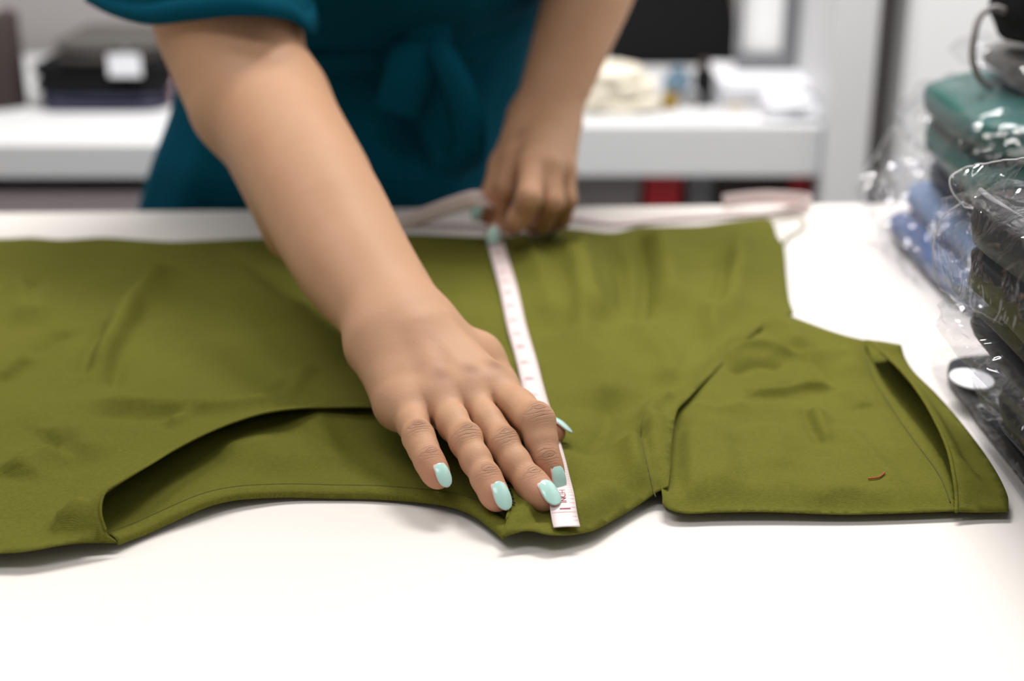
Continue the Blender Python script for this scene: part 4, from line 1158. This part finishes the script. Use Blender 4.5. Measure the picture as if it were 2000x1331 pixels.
def bagged(name, label, x0, x1, y0, y1, z0, z1, mat, seed, layers=2, rz=0.0, amp=.003, fin=.02, infl=.006, bamp=.006, mats=None, ee=.3):
    c = ((x0 + x1) / 2, (y0 + y1) / 2, T + (z0 + z1) / 2); s = ((x1 - x0) / 2, (y1 - y0) / 2, (z1 - z0) / 2)
    e = empty(name, (c[0], c[1], T + z0), label, 'bagged clothes', 'bagged clothes at the table end')
    if mats:
        h = s[2] / len(mats)
        for k, m_ in enumerate(mats):
            v, f = pillow((c[0] + .006 * k, c[1] + .004 * k, c[2] - s[2] + h * (2 * k + 1)), (s[0] - .01 * k, s[1], h * 1.02), ee, 72, 14, amp, 16, seed + k, rz); mesh_obj('folded_layer', v, f, m_, e)
    else: folded(e, c, (s[0], s[1], s[2] * .98), mat, layers, seed, rz, amp, ee=ee)
    v, f = pillow((c[0], c[1], c[2] + .001), (s[0] + infl, s[1] + infl, s[2] + infl * .4), ee * 1.15, 120, 34, bamp, 26, seed + .5, rz, True, fin)
    o = mesh_obj('plastic_bag', v, f, M['plastic'], e); o['label'] = 'clear crinkled plastic bag'
    return e
bagged('bagged_garment', 'flat black garment in a clear bag with a white oval, lowest by the cuff', .266, .62, .50, .848, .001, .013, M['shiny_black'], 1.0, 1, 0, .0010, .004, .003, .0015, ee=.13)
bagged('bagged_garment', 'navy floral garment in a clear bag in the near pile', .270, .62, .45, .752, .018, .056, M['floral'], 2.0, 2, .03, .003, .010, ee=.2)
bagged('bagged_garment', 'black garment in a crinkled clear bag under the topmost near bag', .248, .62, .45, .764, .062, .083, M['shiny_black'], 3.0, 2, -.02, .003, .012, ee=.2)
D_ = bagged('bagged_garment', 'bulky black garment in a clear bag with a beaded seam, topmost of the near pile', .245, .64, .45, .768, .088, .143, M['shiny_black'], 4.0, 2, .02, .004, .010, .006, .006, ee=.16)
bagged('bagged_garment', 'blue denim garments in a clear bag beneath the green bag', .310, .62, .930, 1.165, .002, .066, None, 5.0, 3, .03, .004, .016, .008, .010, mats=[M['denim'], M['denim_pale'], M['navy']], ee=.25)
bagged('bagged_garment', 'dark green garment in a clear bag on top of the denim', .318, .64, .935, 1.155, .072, .138, M['teal_cloth'], 6.0, 2, -.04, .006, .010, .006, .006, ee=.3)
bagged('bagged_garment', 'thin grey garment in a clear bag at the top of the far pile', .362, .64, .96, 1.14, .145, .166, M['taupe_dark'], 7.0, 1, .02, .004, .012, .006, .006, ee=.25)
# white oval on the lowest bag
e = bpy.data.objects['bagged_garment']
ov = P(1898, 742, .0165)
v, f = loft([[ov + np.array([.0125 * k * math.cos(a), .0165 * k * math.sin(a), z_]) for a in np.linspace(0, 2 * math.pi, 32, endpoint=False)] for k, z_ in ((1, 0), (1, .0008), (.9, .0012), (.02, .0012))])
o = mesh_obj('oval_sticker', v, f, M['paper'], e); o['label'] = 'white oval sticker'
# beaded seam of the topmost bag
sm = [D(1915, 372, .745), D(1935, 388, .73), D(1955, 402, .715), D(1980, 418, .70), D(2030, 447, .67)]
sm = catmull(np.array(sm), 46); v, f = [], []
for i in range(0, 46):
    bv, bf = loft([[sm[i] + np.array([(.0011 + .0005 * math.cos(t_)) * math.cos(a), .0005 * math.sin(t_), (.0011 + .0005 * math.cos(t_)) * math.sin(a)]) for a in np.linspace(0, 2 * math.pi, 8, endpoint=False)] for t_ in np.linspace(0, 2 * math.pi, 5)])
    f += [[q + len(v) for q in ff] for ff in bf]; v += bv
o = mesh_obj('seam_beads', v, f, M['seal'], D_); o['kind'] = 'stuff'
# loose end of that bag hanging over the side
def flap(name, pts, parent, seed, amp=.008):
    """crumpled sheet of film through a 4-row grid of points"""
    g = np.array(pts); nr = len(g); rows = np.array([catmull(r, 44) for r in g]); cols = np.array([catmull(rows[:, i], 44) for i in range(44)])
    out = []
    for i in range(44):
        row = []
        for j in range(44):
            q = cols[j, i]; k = Vector((q[0] * 45 + seed, q[1] * 45, q[2] * 45)); ed = min(1, min(j, 43 - j) / 6)
            d = (abs(noise.noise(k)) + .6 * abs(noise.noise(k * 2.2)) - .4) * amp
            row.append(q + np.array([-.8, -.5, .3]) * d * ed)
        out.append(row)
    v, f = loft(out, closed=False); o = mesh_obj(name, v, f, M['plastic'], parent); o['label'] = 'loose clear film'
    for ed in ([row[0] for row in out], out[0], out[-1]):
        v, f = tube(np.array(ed), .00045, 5); mesh_obj('film_edge', v, f, M['seal'], parent)
    return o
flap('bag_flap', [[D(1880, 395, .772), D(1900, 408, .765), D(1925, 420, .75), D(1965, 440, .725)], [D(1838, 430, .775), D(1868, 446, .768), D(1905, 462, .752), D(1960, 490, .725)],
                  [D(1822, 500, .772), D(1855, 520, .766), D(1895, 540, .75), D(1950, 570, .725)], [D(1836, 565, .768), D(1868, 590, .760), D(1905, 606, .745), D(1960, 636, .72)]], D_, 3.0, .010)
flap('bag_corner', [[D(1880, 330, .775), D(1905, 322, .765), D(1950, 314, .745), D(2010, 308, .72)], [D(1856, 348, .772), D(1885, 346, .762), D(1925, 345, .742), D(1985, 345, .71)],
                  [D(1860, 375, .768), D(1885, 378, .758), D(1920, 380, .738), D(1980, 385, .705)], [D(1884, 405, .765), D(1900, 408, .756), D(1930, 415, .736), D(1985, 430, .70)]], D_, 5.0, .006)
eF = [o for o in bpy.data.objects if o.get('label', '').startswith('blue denim')][0]
flap('bag_flap', [[D(1742, 250, 1.15), D(1780, 270, 1.12), D(1800, 300, 1.10), D(1810, 330, 1.08)], [D(1700, 320, 1.14), D(1740, 350, 1.12), D(1770, 380, 1.09), D(1800, 420, 1.05)],
                  [D(1668, 372, 1.13), D(1715, 420, 1.10), D(1750, 470, 1.06), D(1800, 530, 1.00)], [D(1700, 400, 1.14), D(1725, 470, 1.11), D(1765, 520, 1.05), D(1815, 585, .985)]], eF, 8.0, .014)
# black pouch with a looped grey cord on the far pile
pb = D(1995, 110, 1.06)
e = empty('pouch', (pb[0] + .02, pb[1], T + .168), 'black pouch with a looped grey cord lying on the far pile', 'pouch')
v, f = pillow((pb[0] + .022, pb[1], T + .168 + .038), (.040, .045, .037), .45, 48, 20, .004, 30, 14.0, .1); mesh_obj('pouch_body', v, f, M['black'], e)
cp = [D(1965, 22, 1.055), D(1940, 16, 1.05), D(1914, 32, 1.045), D(1902, 75, 1.04), D(1900, 115, 1.04), D(1912, 152, 1.045), D(1935, 172, 1.05)]
v, f = tube(catmull(np.array(cp), 40), .0026, 8); mesh_obj('cord', v, f, M['cord'] if 'cord' in M else M['wall'], e)
